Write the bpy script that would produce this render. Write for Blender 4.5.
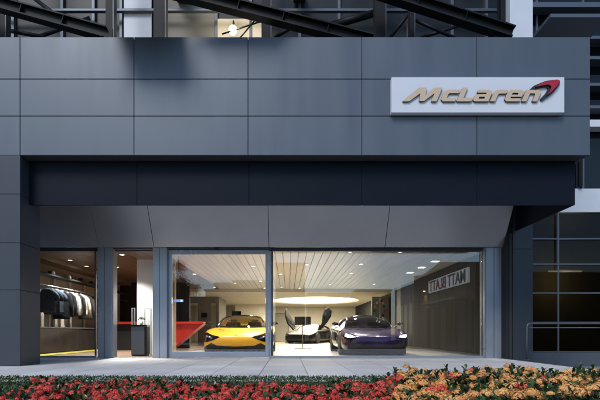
import bpy, bmesh, math, random
import numpy as np
from mathutils import Vector, Matrix
from mathutils.bvhtree import BVHTree
R = math.radians
rng = random.Random(7)
nr = np.random.RandomState(5)
sc = bpy.context.scene
for o in list(bpy.data.objects):
    bpy.data.objects.remove(o)
C = sc.collection

# ------------------------------------------------------------------ camera, world, sun, exposure
EYE = 0.63                     # eye height above the raised forecourt (street is lower)
F = 480.0                      # focal length in photo pixels (600 wide)
cam = bpy.data.cameras.new('camera')
cam.sensor_width = 36.0
cam.lens = 36.0 * F / 600.0
cam.shift_x = 0.020
cam.shift_y = 0.2217
cam.clip_end = 2000
cam.clip_start = 0.05
co = bpy.data.objects.new('camera', cam)
C.objects.link(co)
co.location = (0, 0, EYE)
co.rotation_euler = (R(90), 0, 0)
sc.camera = co

SUN_EL, SUN_AZ = 42.0, 205.0
w = bpy.data.worlds.new('World'); sc.world = w; w.use_nodes = True
nt = w.node_tree
sky = nt.nodes.new('ShaderNodeTexSky'); sky.sky_type = 'NISHITA'
sky.sun_disc = False
sky.sun_elevation = R(SUN_EL); sky.sun_rotation = R(SUN_AZ)
sky.air_density = 1.0; sky.dust_density = 0.3; sky.ozone_density = 3.0
bg = nt.nodes['Background']; bg.inputs['Strength'].default_value = 0.125
nt.links.new(sky.outputs[0], bg.inputs[0])
sun = bpy.data.lights.new('sun', 'SUN'); sun.energy = 1.5; sun.angle = R(24); sun.color = (1.0, 0.96, 0.92)
so = bpy.data.objects.new('sun', sun); C.objects.link(so)
az = R(SUN_AZ)
sd = Vector((math.sin(az) * math.cos(R(SUN_EL)), math.cos(az) * math.cos(R(SUN_EL)), math.sin(R(SUN_EL))))
so.rotation_euler = sd.to_track_quat('Z', 'Y').to_euler()
so.location = (0, -10, 30)

sc.view_settings.view_transform = 'Standard'
sc.view_settings.look = 'None'
sc.view_settings.gamma = 1.0
sc.view_settings.exposure = 0.35
sc.view_settings.use_curve_mapping = False
sc.render.engine = 'CYCLES'
sc.cycles.use_denoising = True
sc.cycles.max_bounces = 9
sc.cycles.transparent_max_bounces = 16
sc.cycles.sample_clamp_indirect = 6.0
sc.cycles.caustics_reflective = False
sc.cycles.caustics_refractive = False

def PX(px, D): return (px - 288.0) * D / F
def PZ(py, D): return EYE + (333.0 - py) * D / F

# ------------------------------------------------------------------ materials
def mat(name, col, rough=0.5, metal=0.0, var=0.0, vscale=3.0, bump=0.0, bscale=40.0, coat=0.0,
        emit=None, estr=0.0, spec=0.5, rvar=0.0, stretch=None):
    m = bpy.data.materials.new(name); m.use_nodes = True
    t = m.node_tree; b = t.nodes['Principled BSDF']
    b.inputs['Base Color'].default_value = (*col, 1)
    b.inputs['Roughness'].default_value = rough
    b.inputs['Metallic'].default_value = metal
    b.inputs['Specular IOR Level'].default_value = spec
    if coat:
        b.inputs['Coat Weight'].default_value = coat
        b.inputs['Coat Roughness'].default_value = 0.04
    if emit:
        b.inputs['Emission Color'].default_value = (*emit, 1)
        b.inputs['Emission Strength'].default_value = estr
    tc = t.nodes.new('ShaderNodeTexCoord')
    src = tc.outputs['Object']
    if stretch:
        mp = t.nodes.new('ShaderNodeMapping'); mp.inputs['Scale'].default_value = stretch
        t.links.new(src, mp.inputs[0]); src = mp.outputs[0]
    if var > 0 or rvar > 0:
        n = t.nodes.new('ShaderNodeTexNoise'); n.inputs['Scale'].default_value = vscale
        n.inputs['Detail'].default_value = 6
        t.links.new(src, n.inputs['Vector'])
        if var > 0:
            r = t.nodes.new('ShaderNodeMapRange')
            r.inputs[1].default_value = 0.3; r.inputs[2].default_value = 0.7
            r.inputs[3].default_value = 1 - var; r.inputs[4].default_value = 1 + var
            t.links.new(n.outputs[0], r.inputs[0])
            mx = t.nodes.new('ShaderNodeVectorMath'); mx.operation = 'SCALE'
            mx.inputs[0].default_value = col
            t.links.new(r.outputs[0], mx.inputs['Scale'])
            t.links.new(mx.outputs[0], b.inputs['Base Color'])
        if rvar > 0:
            r = t.nodes.new('ShaderNodeMapRange')
            r.inputs[1].default_value = 0.3; r.inputs[2].default_value = 0.7
            r.inputs[3].default_value = max(0, rough - rvar); r.inputs[4].default_value = rough + rvar
            t.links.new(n.outputs[0], r.inputs[0]); t.links.new(r.outputs[0], b.inputs['Roughness'])
    if bump > 0:
        n2 = t.nodes.new('ShaderNodeTexNoise'); n2.inputs['Scale'].default_value = bscale
        n2.inputs['Detail'].default_value = 4
        t.links.new(src, n2.inputs['Vector'])
        bp = t.nodes.new('ShaderNodeBump'); bp.inputs['Strength'].default_value = bump
        bp.inputs['Distance'].default_value = 0.02
        t.links.new(n2.outputs[0], bp.inputs['Height'])
        t.links.new(bp.outputs[0], b.inputs['Normal'])
    return m

def leaf_mat(name, c1, c2, rough=0.4, trans=0.0):
    m = bpy.data.materials.new(name); m.use_nodes = True
    t = m.node_tree; b = t.nodes['Principled BSDF']
    g = t.nodes.new('ShaderNodeNewGeometry')
    cr = t.nodes.new('ShaderNodeMix'); cr.data_type = 'RGBA'
    cr.inputs[6].default_value = (*c1, 1); cr.inputs[7].default_value = (*c2, 1)
    tc = t.nodes.new('ShaderNodeTexCoord'); n = t.nodes.new('ShaderNodeTexNoise'); n.inputs['Scale'].default_value = 9.0
    t.links.new(tc.outputs['Object'], n.inputs['Vector'])
    mr = t.nodes.new('ShaderNodeMapRange'); mr.inputs[1].default_value = 0.35; mr.inputs[2].default_value = 0.65
    t.links.new(n.outputs[0], mr.inputs[0])
    av = t.nodes.new('ShaderNodeMix'); av.inputs[0].default_value = 0.45
    t.links.new(g.outputs['Random Per Island'], av.inputs[2]); t.links.new(mr.outputs[0], av.inputs[3])
    t.links.new(av.outputs[0], cr.inputs[0])
    t.links.new(cr.outputs[2], b.inputs['Base Color'])
    b.inputs['Roughness'].default_value = rough
    if trans:
        b.inputs['Subsurface Weight'].default_value = 0
    return m

def glass_mat(name, tint=(0.92, 0.95, 0.95), refl=1.0, ior=1.5, rough=0.0):
    m = bpy.data.materials.new(name); m.use_nodes = True
    t = m.node_tree; t.nodes.clear()
    out = t.nodes.new('ShaderNodeOutputMaterial')
    tr = t.nodes.new('ShaderNodeBsdfTransparent'); tr.inputs[0].default_value = (*tint, 1)
    gl = t.nodes.new('ShaderNodeBsdfGlossy'); gl.inputs['Roughness'].default_value = rough
    fr = t.nodes.new('ShaderNodeFresnel'); fr.inputs[0].default_value = ior
    mu = t.nodes.new('ShaderNodeMath'); mu.operation = 'MULTIPLY'; mu.inputs[1].default_value = refl
    mu.use_clamp = True
    mx = t.nodes.new('ShaderNodeMixShader')
    t.links.new(fr.outputs[0], mu.inputs[0]); t.links.new(mu.outputs[0], mx.inputs[0])
    t.links.new(tr.outputs[0], mx.inputs[1]); t.links.new(gl.outputs[0], mx.inputs[2])
    t.links.new(mx.outputs[0], out.inputs[0])
    return m

M = {}
def per_panel(m, amt):
    t = m.node_tree; b = t.nodes['Principled BSDF']; l = b.inputs['Base Color'].links[0]; src = l.from_socket
    g = t.nodes.new('ShaderNodeNewGeometry'); r = t.nodes.new('ShaderNodeMapRange')
    r.inputs[3].default_value = 1-amt; r.inputs[4].default_value = 1+amt
    t.links.new(g.outputs['Random Per Island'], r.inputs[0])
    x = t.nodes.new('ShaderNodeVectorMath'); x.operation = 'SCALE'
    t.links.new(src, x.inputs[0]); t.links.new(r.outputs[0], x.inputs['Scale']); t.links.new(x.outputs[0], b.inputs['Base Color'])
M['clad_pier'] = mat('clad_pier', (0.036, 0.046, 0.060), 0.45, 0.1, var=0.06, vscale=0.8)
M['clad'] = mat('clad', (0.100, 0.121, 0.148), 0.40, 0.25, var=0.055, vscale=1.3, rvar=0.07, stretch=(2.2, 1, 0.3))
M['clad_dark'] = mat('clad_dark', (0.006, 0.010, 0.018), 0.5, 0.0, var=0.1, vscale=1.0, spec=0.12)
M['joint'] = mat('joint', (0.02, 0.022, 0.026), 0.8)
M['soffit'] = mat('soffit', (0.03, 0.032, 0.036), 0.7)
M['header'] = mat('header', (0.35, 0.355, 0.37), 0.31, 0.6, var=0.05, vscale=1.2)
M['alu'] = mat('alu', (0.36, 0.40, 0.46), 0.35, 0.35, var=0.04, vscale=2, rvar=0.08)
M['alu_dark'] = mat('alu_dark', (0.06, 0.07, 0.085), 0.4, 0.3)
M['steel_dark'] = mat('steel_dark', (0.007, 0.008, 0.010), 0.5, 0.0, spec=0.22, var=0.2, vscale=4)
M['steel_mid'] = mat('steel_mid', (0.10, 0.12, 0.15), 0.4, 0.3)
M['white_panel'] = mat('white_panel', (0.62, 0.66, 0.72), 0.45, var=0.03)
M['glass'] = glass_mat('glass', (0.92, 0.94, 0.94), 2.3)
M['dark_glass'] = mat('dark_glass', (0.006, 0.009, 0.012), 0.05, spec=0.4)
M['case_glass'] = glass_mat('case_glass', (0.9, 0.95, 0.95), 1.5)
M['black'] = mat('black', (0.006, 0.006, 0.007), 0.55)
M['blackgloss'] = mat('blackgloss', (0.006, 0.006, 0.008), 0.12, coat=0.6)
M['white'] = mat('white', (0.78, 0.76, 0.72), 0.5, var=0.03)
M['plank'] = mat('plank', (0.62, 0.62, 0.61), 0.35, 0.1, var=0.06, vscale=1.5, stretch=(4, 0.4, 1))
M['ceil_wood'] = mat('ceil_wood', (0.12, 0.085, 0.06), 0.35, var=0.25, vscale=3, stretch=(6, 0.6, 1))
M['wall_warm'] = mat('wall_warm', (0.68, 0.63, 0.53), 0.7, var=0.03, vscale=2)
M['wall_dark'] = mat('wall_dark', (0.020, 0.018, 0.015), 0.7, spec=0.15, var=0.15, vscale=2, stretch=(1, 1, 0.3))
M['wall_grey'] = mat('wall_grey', (0.20, 0.19, 0.165), 0.55, var=0.08, vscale=3)
M['door_grey'] = mat('door_grey', (0.36, 0.33, 0.27), 0.5)
M['tan'] = mat('tan', (0.42, 0.27, 0.17), 0.5)
M['shelf_back'] = mat('shelf_back', (0.36, 0.31, 0.25), 0.6, var=0.08, vscale=4)
M['yellow_led'] = mat('yellow_led', (0.8, 0.75, 0.2), 0.4, emit=(1.0, 0.92, 0.16), estr=0.5)
M['lamp'] = mat('lamp', (1, 1, 1), 0.4, emit=(1.0, 0.90, 0.72), estr=9)
M['lamp_cool'] = mat('lamp_cool', (1, 1, 1), 0.4, emit=(1.0, 0.95, 0.85), estr=4)
M['cove'] = mat('cove', (1, 1, 1), 0.5, emit=(1.0, 0.92, 0.76), estr=5)
M['rubber'] = mat('rubber', (0.012, 0.012, 0.012), 0.7)
M['rim'] = mat('rim', (0.10, 0.10, 0.11), 0.3, 0.8)
M['rim_bronze'] = mat('rim_bronze', (0.35, 0.22, 0.10), 0.3, 0.8)
M['carglass'] = glass_mat('carglass', (0.40, 0.43, 0.43), 1.3)
M['led'] = mat('led', (1, 1, 1), 0.3, emit=(0.80, 0.88, 1.0), estr=3.2)
M['paint_yellow'] = mat('paint_yellow', (0.84, 0.40, 0.012), 0.36, 0.0, coat=0.45)
M['paint_purple'] = mat('paint_purple', (0.017, 0.0055, 0.046), 0.28, 0.4, coat=1.0)
M['paint_black'] = mat('paint_black', (0.004, 0.004, 0.004), 0.4, 0.0, coat=0.3, spec=0.25)
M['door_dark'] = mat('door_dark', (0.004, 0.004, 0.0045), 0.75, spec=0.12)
M['red'] = mat('red', (0.62, 0.030, 0.020), 0.35, coat=0.3)
M['hedge_green'] = leaf_mat('hedge_green', (0.030, 0.060, 0.016), (0.075, 0.115, 0.03), 0.5)
M['leaf'] = leaf_mat('leaf', (0.010, 0.032, 0.012), (0.060, 0.115, 0.028), 0.27)
M['red_flower'] = leaf_mat('red_flower', (0.64, 0.012, 0.014), (0.98, 0.17, 0.12), 0.5)
M['orange_flower'] = leaf_mat('orange_flower', (0.82, 0.26, 0.05), (0.98, 0.64, 0.24), 0.5)
M['stem'] = mat('stem', (0.06, 0.05, 0.03), 0.8)
M['soil'] = mat('soil', (0.035, 0.026, 0.018), 0.9, var=0.4, vscale=9, bump=0.8, bscale=30)
M['asphalt'] = mat('asphalt', (0.05, 0.05, 0.052), 0.85, var=0.2, vscale=2, bump=0.3, bscale=80)
M['concrete'] = mat('concrete', (0.30, 0.30, 0.30), 0.8, var=0.12, vscale=2, bump=0.15)
M['paver'] = mat('paver', (0.70, 0.69, 0.67), 0.62, var=0.11, vscale=1.1, bump=0.06, bscale=60, rvar=0.1)
M['paver_gap'] = mat('paver_gap', (0.05, 0.05, 0.05), 0.9)
M['floor_tile'] = mat('floor_tile', (0.27, 0.24, 0.19), 0.38, var=0.05, vscale=1.5, rvar=0.04)
M['floor_wood'] = mat('floor_wood', (0.20, 0.13, 0.085), 0.35, var=0.2, vscale=3, stretch=(5, 0.6, 1))
M['beige_letter'] = mat('beige_letter', (0.64, 0.48, 0.33), 0.4, 0.1)
M['letter_side'] = mat('letter_side', (0.02, 0.018, 0.02), 0.5)
M['logo_red'] = mat('logo_red', (0.42, 0.012, 0.03), 0.35)
M['sign_white'] = mat('sign_white', (0.66, 0.69, 0.74), 0.45, var=0.02)
M['brown_wall'] = mat('brown_wall', (0.050, 0.038, 0.028), 0.8, var=0.1, vscale=1.5, bump=0.1)
M['grey_wall'] = mat('grey_wall', (0.22, 0.22, 0.215), 0.8, var=0.1, vscale=1.5)
M['tower_wall'] = mat('tower_wall', (0.10, 0.09, 0.075), 0.8, var=0.15, vscale=0.4)
M['crown'] = leaf_mat('crown', (0.02, 0.035, 0.012), (0.05, 0.075, 0.02), 0.6)
M['bark'] = mat('bark', (0.07, 0.055, 0.04), 0.9, bump=0.5)
M['steel'] = mat('steel', (0.42, 0.44, 0.46), 0.3, 0.9)
M['plinth_grey'] = mat('plinth_grey', (0.10, 0.12, 0.14), 0.4, 0.1)

per_panel(M['clad'], 0.05); per_panel(M['paver'], 0.07); per_panel(M['clad_pier'], 0.06); per_panel(M['plank'], 0.06)
# ------------------------------------------------------------------ helpers
class MB:
    def __init__(s): s.v = []; s.f = []; s.mi = []; s.m = 0
    def box(s, x0, x1, y0, y1, z0, z1, rot=None):
        n = len(s.v)
        p = [(x0,y0,z0),(x1,y0,z0),(x1,y1,z0),(x0,y1,z0),(x0,y0,z1),(x1,y0,z1),(x1,y1,z1),(x0,y1,z1)]
        if rot: p = [tuple(rot @ Vector(q)) for q in p]
        s.v += p
        for f in ((0,3,2,1),(4,5,6,7),(0,1,5,4),(1,2,6,5),(2,3,7,6),(3,0,4,7)):
            s.f.append([n+i for i in f]); s.mi.append(s.m)
        return s
    def quad(s, *p):
        n = len(s.v); s.v += [tuple(q) for q in p]; s.f.append(list(range(n, n+len(p)))); s.mi.append(s.m)
        return s
    def bar(s, a, b, w, h, up=(0,0,1)):
        a = Vector(a); b = Vector(b); d = (b-a).normalized(); u = Vector(up)
        if abs(d.dot(u)) > 0.98: u = Vector((0,1,0))
        sx = d.cross(u).normalized(); sz = sx.cross(d).normalized()
        n = len(s.v)
        for q in (a, b):
            for i, j in ((-1,-1),(1,-1),(1,1),(-1,1)):
                s.v.append(tuple(q + sx*i*w/2 + sz*j*h/2))
        for f in ((0,1,2,3),(7,6,5,4),(0,4,5,1),(1,5,6,2),(2,6,7,3),(3,7,4,0)):
            s.f.append([n+i for i in f]); s.mi.append(s.m)
        return s
    def tube(s, pts, r, k=10):
        pts = [Vector(p) for p in pts]; n0 = len(s.v)
        rr = r if isinstance(r, (list, tuple)) else [r]*len(pts)
        prev = None
        for i, p in enumerate(pts):
            d = (pts[min(i+1, len(pts)-1)] - pts[max(i-1, 0)]).normalized()
            u = prev if prev else (Vector((0,0,1)) if abs(d.z) < 0.9 else Vector((1,0,0)))
            sx = d.cross(u).normalized(); sy = sx.cross(d).normalized(); prev = sy
            for j in range(k):
                a = 2*math.pi*j/k
                s.v.append(tuple(p + (sx*math.cos(a) + sy*math.sin(a))*rr[i]))
        for i in range(len(pts)-1):
            for j in range(k):
                s.f.append([n0+i*k+j, n0+i*k+(j+1)%k, n0+(i+1)*k+(j+1)%k, n0+(i+1)*k+j]); s.mi.append(s.m)
        s.f.append([n0+j for j in range(k)][::-1]); s.mi.append(s.m)
        s.f.append([n0+(len(pts)-1)*k+j for j in range(k)]); s.mi.append(s.m)
        return s
    def lathe(s, c, prof, k=24, axis='z'):
        n0 = len(s.v)
        for (r, h) in prof:
            for j in range(k):
                a = 2*math.pi*j/k
                if axis == 'z': s.v.append((c[0]+r*math.cos(a), c[1]+r*math.sin(a), c[2]+h))
                elif axis == 'x': s.v.append((c[0]+h, c[1]+r*math.cos(a), c[2]+r*math.sin(a)))
                else: s.v.append((c[0]+r*math.cos(a), c[1]+h, c[2]+r*math.sin(a)))
        for i in range(len(prof)-1):
            for j in range(k):
                s.f.append([n0+i*k+j, n0+i*k+(j+1)%k, n0+(i+1)*k+(j+1)%k, n0+(i+1)*k+j]); s.mi.append(s.m)
        if prof[0][0] > 1e-4: s.f.append([n0+j for j in range(k)][::-1]); s.mi.append(s.m)
        if prof[-1][0] > 1e-4: s.f.append([n0+(len(prof)-1)*k+j for j in range(k)]); s.mi.append(s.m)
        return s
    def prism(s, poly, y0, y1):           # poly in x,z extruded along y
        n = len(s.v); k = len(poly)
        s.v += [(x, y0, z) for x, z in poly] + [(x, y1, z) for x, z in poly]
        s.f.append([n+i for i in range(k)]); s.mi.append(s.m)
        s.f.append([n+k+i for i in range(k)][::-1]); s.mi.append(s.m)
        for i in range(k):
            j = (i+1) % k
            s.f.append([n+i, n+k+i, n+k+j, n+j]); s.mi.append(s.m)
        return s
    def build(s, name, mats, parent=None, smooth=False, bevel=0.0, loc=None, rz=0, fix=True):
        me = bpy.data.meshes.new(name); me.from_pydata(s.v, [], s.f)
        if not isinstance(mats, (list, tuple)): mats = [mats]
        for m in mats: me.materials.append(m)
        me.polygons.foreach_set('material_index', s.mi)
        if fix:
            bm = bmesh.new(); bm.from_mesh(me)
            bmesh.ops.recalc_face_normals(bm, faces=bm.faces); bm.to_mesh(me); bm.free()
        if smooth:
            me.polygons.foreach_set('use_smooth', [True]*len(me.polygons))
        me.update()
        return link(name, me, parent, bevel, loc, rz)

def link(name, me, parent=None, bevel=0.0, loc=None, rz=0):
    o = bpy.data.objects.new(name, me); C.objects.link(o)
    if parent is not None: o.parent = parent
    if loc is not None: o.location = loc
    if rz: o.rotation_euler = (0, 0, rz)
    if bevel:
        b = o.modifiers.new('bevel', 'BEVEL'); b.width = bevel; b.segments = 2; b.limit_method = 'ANGLE'
        b.harden_normals = False
    return o
def tag(o, label=None, cat=None, group=None, kind=None):
    if label: o['label'] = label
    if cat: o['category'] = cat
    if group: o['group'] = group
    if kind: o['kind'] = kind
    return o
def empty(name, loc, rz=0, label=None, cat=None, group=None):
    o = bpy.data.objects.new(name, None); C.objects.link(o)
    o.location = loc; o.rotation_euler = (0, 0, rz); o.empty_display_size = 0.2
    return tag(o, label, cat, group)
def struct(o): o['kind'] = 'structure'; return o
def copy_tree(o, parent=None):
    c = o.copy(); C.objects.link(c); c.parent = parent
    for ch in list(o.children): copy_tree(ch, c)
    return c
def autosmooth(me, ang=35):
    bm = bmesh.new(); bm.from_mesh(me)
    for f in bm.faces: f.smooth = True
    for e in bm.edges:
        if len(e.link_faces) == 2 and e.calc_face_angle(0) > R(ang): e.smooth = False
    bm.to_mesh(me); bm.free()

DF = 12.3           # facade depth
D1 = 9.1            # fascia depth
D2 = 9.42           # dark band depth
DW = 11.76          # right side wall
CEIL = EYE + 2.1

# ================================================================== GROUND
b = MB().box(-400, 400, -400, 400, -1.4, -1.00); struct(b.build('ground', M['concrete']))
b = MB().box(-120, 120, -11.0, 1.2, -0.99, -0.90); struct(b.build('road', M['asphalt']))
b = MB()
for i in range(-14, 15): b.box(i*6.0, i*6.0+3.0, -4.86, -4.74, -0.896, -0.895+0.002)
struct(b.build('road_marking', M['sign_white']))
b = MB().box(-120, 120, 1.2, 1.9, -0.99, -0.78); struct(b.build('kerb', M['concrete'], bevel=0.02))
b = MB().box(-120, 120, -15.5, -11.0, -0.99, -0.78); struct(b.build('footpath', M['concrete'], bevel=0.02))
b = MB().box(-9, 9, 1.9, 5.9, -0.99, -0.45); struct(b.build('soil', M['soil']))
# forecourt: paving slabs over a base
PXR = 5.26
b = MB().box(-9.0, PXR, 5.9, DF+0.02, -0.99, -0.030); struct(b.build('forecourt_base', M['paver_gap']))
b = MB()
tw, tl = 0.735, 1.47
xs = []
x = -1.17 - 11*tw
while x < PXR: xs.append(x); x += tw
for i, x0 in enumerate(xs):
    x1 = min(x0 + tw, PXR); x0c = max(x0, -9.0)
    if x1 - x0c < 0.05: continue
    y = 5.9
    yb = [5.9, 7.5, 9.1, 10.7, DF-0.02]
    for y0, y1 in zip(yb[:-1], yb[1:]):
        b.box(x0c+0.007, x1-0.007, y0+0.007, y1-0.007, -0.030, 0.0)
struct(b.build('pavement', M['paver']))
# lower ramp on the right, with a dark drainage edge
b = MB().box(PXR+0.03, 20, 5.9, 15.0, -0.99, -0.42); struct(b.build('ramp', M['concrete']))
b = MB().box(PXR, PXR+0.03, 5.9, DW, -0.99, 0.012); struct(b.build('pavement_edge', M['alu_dark']))

# ================================================================== SHOWROOM BUILDING
B = empty('showroom_building', (0, DF, 0), 0, 'showroom with blue grey metal panel facade and long glass front', 'building')
B.location = (0, 0, 0)
# fascia panels
zf = [PZ(155, D1), PZ(116, D1), PZ(79, D1), PZ(37, D1)]
XR = PX(590, D1); XL = -9.0
colx = [XL, PX(-94, D1), PX(20, D1), PX(134, D1), PX(248, D1), PX(362, D1), PX(477, D1), XR]
b = MB()
g = 0.006
for i in range(len(colx)-1):
    for j in range(3):
        b.box(colx[i]+g, colx[i+1]-(g if i < len(colx)-2 else 0), D1, D1+0.04, zf[j]+(g if j else 0), zf[j+1]-(g if j < 2 else 0))
# right side return panels
for j in range(3):
    b.box(XR-0.04, XR, D1+0.045, DF-0.2, zf[j]+(g if j else 0), zf[j+1]-(g if j < 2 else 0))
b.build('fascia', M['clad'], B, bevel=0.003)
MB().box(XL, XR-0.045, D1+0.045, D1+0.10, zf[0]+0.02, zf[3]-0.02).build('fascia_backing', M['joint'], B)
MB().box(XL, XR-0.05, D1+0.11, DF+0.3, zf[3]-0.06, zf[3]-0.03).build('canopy_roof', M['steel_mid'], B)
MB().box(XL, XR-0.045, D1+0.045, DF-0.2, zf[0]-0.0, zf[0]+0.018).build('fascia_soffit', M['soffit'], B)
# dark band
z2b = PZ(205, D2)
XBL, XBR = PX(20, D1), PX(575, D2)
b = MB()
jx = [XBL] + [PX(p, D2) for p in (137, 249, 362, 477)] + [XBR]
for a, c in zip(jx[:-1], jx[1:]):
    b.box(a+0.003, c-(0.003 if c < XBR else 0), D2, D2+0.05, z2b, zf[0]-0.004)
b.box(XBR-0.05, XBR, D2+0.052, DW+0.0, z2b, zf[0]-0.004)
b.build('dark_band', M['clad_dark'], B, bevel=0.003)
MB().box(XBL, XBR-0.052, D2+0.052, D2+0.09, z2b+0.01, zf[0]-0.006).build('band_backing', M['joint'], B)
# upper soffit behind the band
MB().box(XL, XBR-0.052, D2+0.095, DF, 3.75, 3.80).build('soffit', M['soffit'], B)
# header canopy: tilted panels
zb_, zt_ = PZ(247, 12.0), 3.75
yb_, yt_ = 12.0, 11.36
hx = [-9.0, PX(99, 12.0), PX(154, 12.0), PX(269, 12.0), PX(385, 12.0), PX(503, 12.0)]
b = MB()
for a, c in zip(hx[:-1], hx[1:]):
    a += 0.006; c -= 0.006
    n = len(b.v)
    for (yy, zz) in ((yb_, zb_), (yt_, zt_), (yt_+0.06, zt_), (yb_+0.06, zb_)):
        b.v += [(a, yy, zz), (c, yy, zz)]
    for f in ((0,1,3,2),(2,3,5,4),(4,5,7,6),(6,7,1,0),(0,2,4,6),(1,7,5,3)):
        b.f.append([n+i for i in f]); b.mi.append(0)
b.build('header_panel', M['header'], B, bevel=0.003)
b = MB()
b.prism([(0, 0)], 0, 0) if False else None
n = len(b.v)
a, c = -9.0, hx[-1]-0.01
for (yy, zz) in ((yb_+0.065, zb_+0.01), (yt_+0.065, zt_-0.01), (DF+0.05, zt_-0.01), (DF+0.05, zb_+0.01)):
    b.v += [(a, yy, zz), (c, yy, zz)]
for f in ((0,1,3,2),(2,3,5,4),(4,5,7,6),(6,7,1,0),(0,2,4,6),(1,7,5,3)):
    b.f.append([n+i for i in f]); b.mi.append(0)
b.build('header_core', M['joint'], B)
# left pier
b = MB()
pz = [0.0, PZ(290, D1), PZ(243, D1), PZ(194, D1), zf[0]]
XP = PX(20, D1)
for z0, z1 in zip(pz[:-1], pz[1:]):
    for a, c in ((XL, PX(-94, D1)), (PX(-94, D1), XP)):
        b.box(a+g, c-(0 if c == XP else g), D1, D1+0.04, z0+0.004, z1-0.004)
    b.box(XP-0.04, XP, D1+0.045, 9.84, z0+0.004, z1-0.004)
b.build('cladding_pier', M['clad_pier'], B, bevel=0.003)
MB().box(XL, XP-0.045, D1+0.045, 9.84, 0.0, zf[0]-0.005).build('pier_core', M['joint'], B)
# right side wall
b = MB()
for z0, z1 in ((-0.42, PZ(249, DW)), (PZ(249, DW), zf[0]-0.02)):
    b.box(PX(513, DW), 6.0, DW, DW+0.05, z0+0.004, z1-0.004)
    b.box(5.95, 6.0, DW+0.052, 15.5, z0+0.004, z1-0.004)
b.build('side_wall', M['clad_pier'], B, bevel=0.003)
MB().box(PX(503, DW)+0.1, 5.945, DW+0.055, DW+0.5, -0.4, zf[0]-0.03).build('side_wall_core', M['joint'], B)
# facade columns (blue grey metal)
def column(x0, x1, dep=0.34, y0=DF-0.22):
    b = MB()
    b.box(x0, x1, y0, y0+dep, 0, zb_+0.02)
    b.box(x0-0.018, x0-0.002, y0+0.06, y0+dep, 0, zb_+0.01)
    b.box(x1+0.002, x1+0.018, y0+0.06, y0+dep, 0, zb_+0.01)
    b.m = 1
    b.box(x0+(x1-x0)*0.46, x0+(x1-x0)*0.46+0.012, y0-0.003, y0+0.0, 0, zb_+0.0)
    return b.build('facade_column', [M['alu'], M['alu_dark']], B, bevel=0.004)
column(PX(98, 12.1), PX(112, 12.1))
column(PX(153, 12.1), PX(167, 12.1))
column(PX(486, 12.1), PX(502, 12.1))
MB().box(PX(503.5, 12.1), PX(513, DW)-0.01, DW+0.02, DW+0.6, 0, zb_+0.3).build('corner_infill', M['soffit'], B)
# top rail and sill
Zg = PZ(251.5, DF)
MB().box(-9.0, 5.3, DF-0.05, DF+0.12, Zg, zb_+0.05).build('top_rail', M['alu_dark'], B, bevel=0.004)
b = MB().box(PX(271, DF), PX(484, DF), DF-0.06, DF+0.06, 0.0, 0.045)
b.build('sill', M['alu'], B, bevel=0.003)
b = MB().box(-9.0, PX(97, DF), DF-0.06, DF+0.06, 0.0, 0.045)
b.build('sill', M['alu'], B, bevel=0.003)
b = MB().box(PX(114, DF), PX(152, DF), DF-0.06, DF+0.06, 0.0, 0.012)
b.build('sill', M['alu'], B, bevel=0.003)
# windows with panes
def pane(x0, x1, z0, z1, y=DF, th=0.012, parent=B, name='pane', m='glass'):
    return MB().box(x0, x1, y, y+th, z0, z1).build(name, M[m], parent)
def window(x0, x1, fw=0.04, z0=0.047, split=()):
    xs_ = [x0+fw+0.001] + list(split) + [x1-fw-0.001]
    first = None
    for a, c in zip(xs_[:-1], xs_[1:]):
        first = pane(a+0.002, c-0.002, z0+0.002, Zg-0.004, DF, name='window')
        if a == xs_[0]: MB().box(x0, x0+fw, DF-0.03, DF+0.05, z0, Zg-0.002).build('jamb', M['alu_dark'], first, bevel=0.003)
        if c == xs_[-1]: MB().box(x1-fw, x1, DF-0.03, DF+0.05, z0, Zg-0.002).build('jamb', M['alu_dark'], first, bevel=0.003)
window(-8.9, PX(97, DF)-0.02, 0.03)
window(PX(272, DF), PX(483, DF), 0.03, split=(PX(380, DF),))
# sliding door
xl, xr = PX(168, DF), PX(269, DF)
b = MB()
y0, y1 = DF-0.10, DF-0.045
b.box(xl, xl+0.12, y0, y1, 0.01, Zg+0.02)
b.box(xr-0.085, xr, y0, y1, 0.01, Zg+0.02)
b.box(xl+0.121, xr-0.086, y0, y1, 0.01, 0.15)
b.box(xl+0.121, xr-0.086, y0, y1, Zg-0.085, Zg+0.02)
sd_ = b.build('sliding_door', M['alu'], B, bevel=0.004)
pane(xl+0.122, xr-0.087, 0.152, Zg-0.087, y0+0.02, parent=sd_)
MB().box(xr+0.004, xr+0.06, DF-0.07, DF+0.06, 0.0, Zg).build('mullion', M['alu'], B, bevel=0.004)
MB().box(xr+0.062, xr+0.072, DF-0.05, DF+0.05, 0.0, Zg).build('mullion_seal', M['black'], B)
# door track cover with sensor
MB().box(PX(112, 12.1)+0.03, xr+0.05, DF-0.20, DF-0.055, Zg+0.03, Zg+0.10).build('door_track', M['alu_dark'], B, bevel=0.004)
b = MB().box(-0.06, 0.06, -0.04, 0.03, -0.03, 0.03)
b.build('door_sensor', M['black'], B, bevel=0.012, loc=(PX(217, 12.1), DF-0.24, Zg+0.045))

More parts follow.
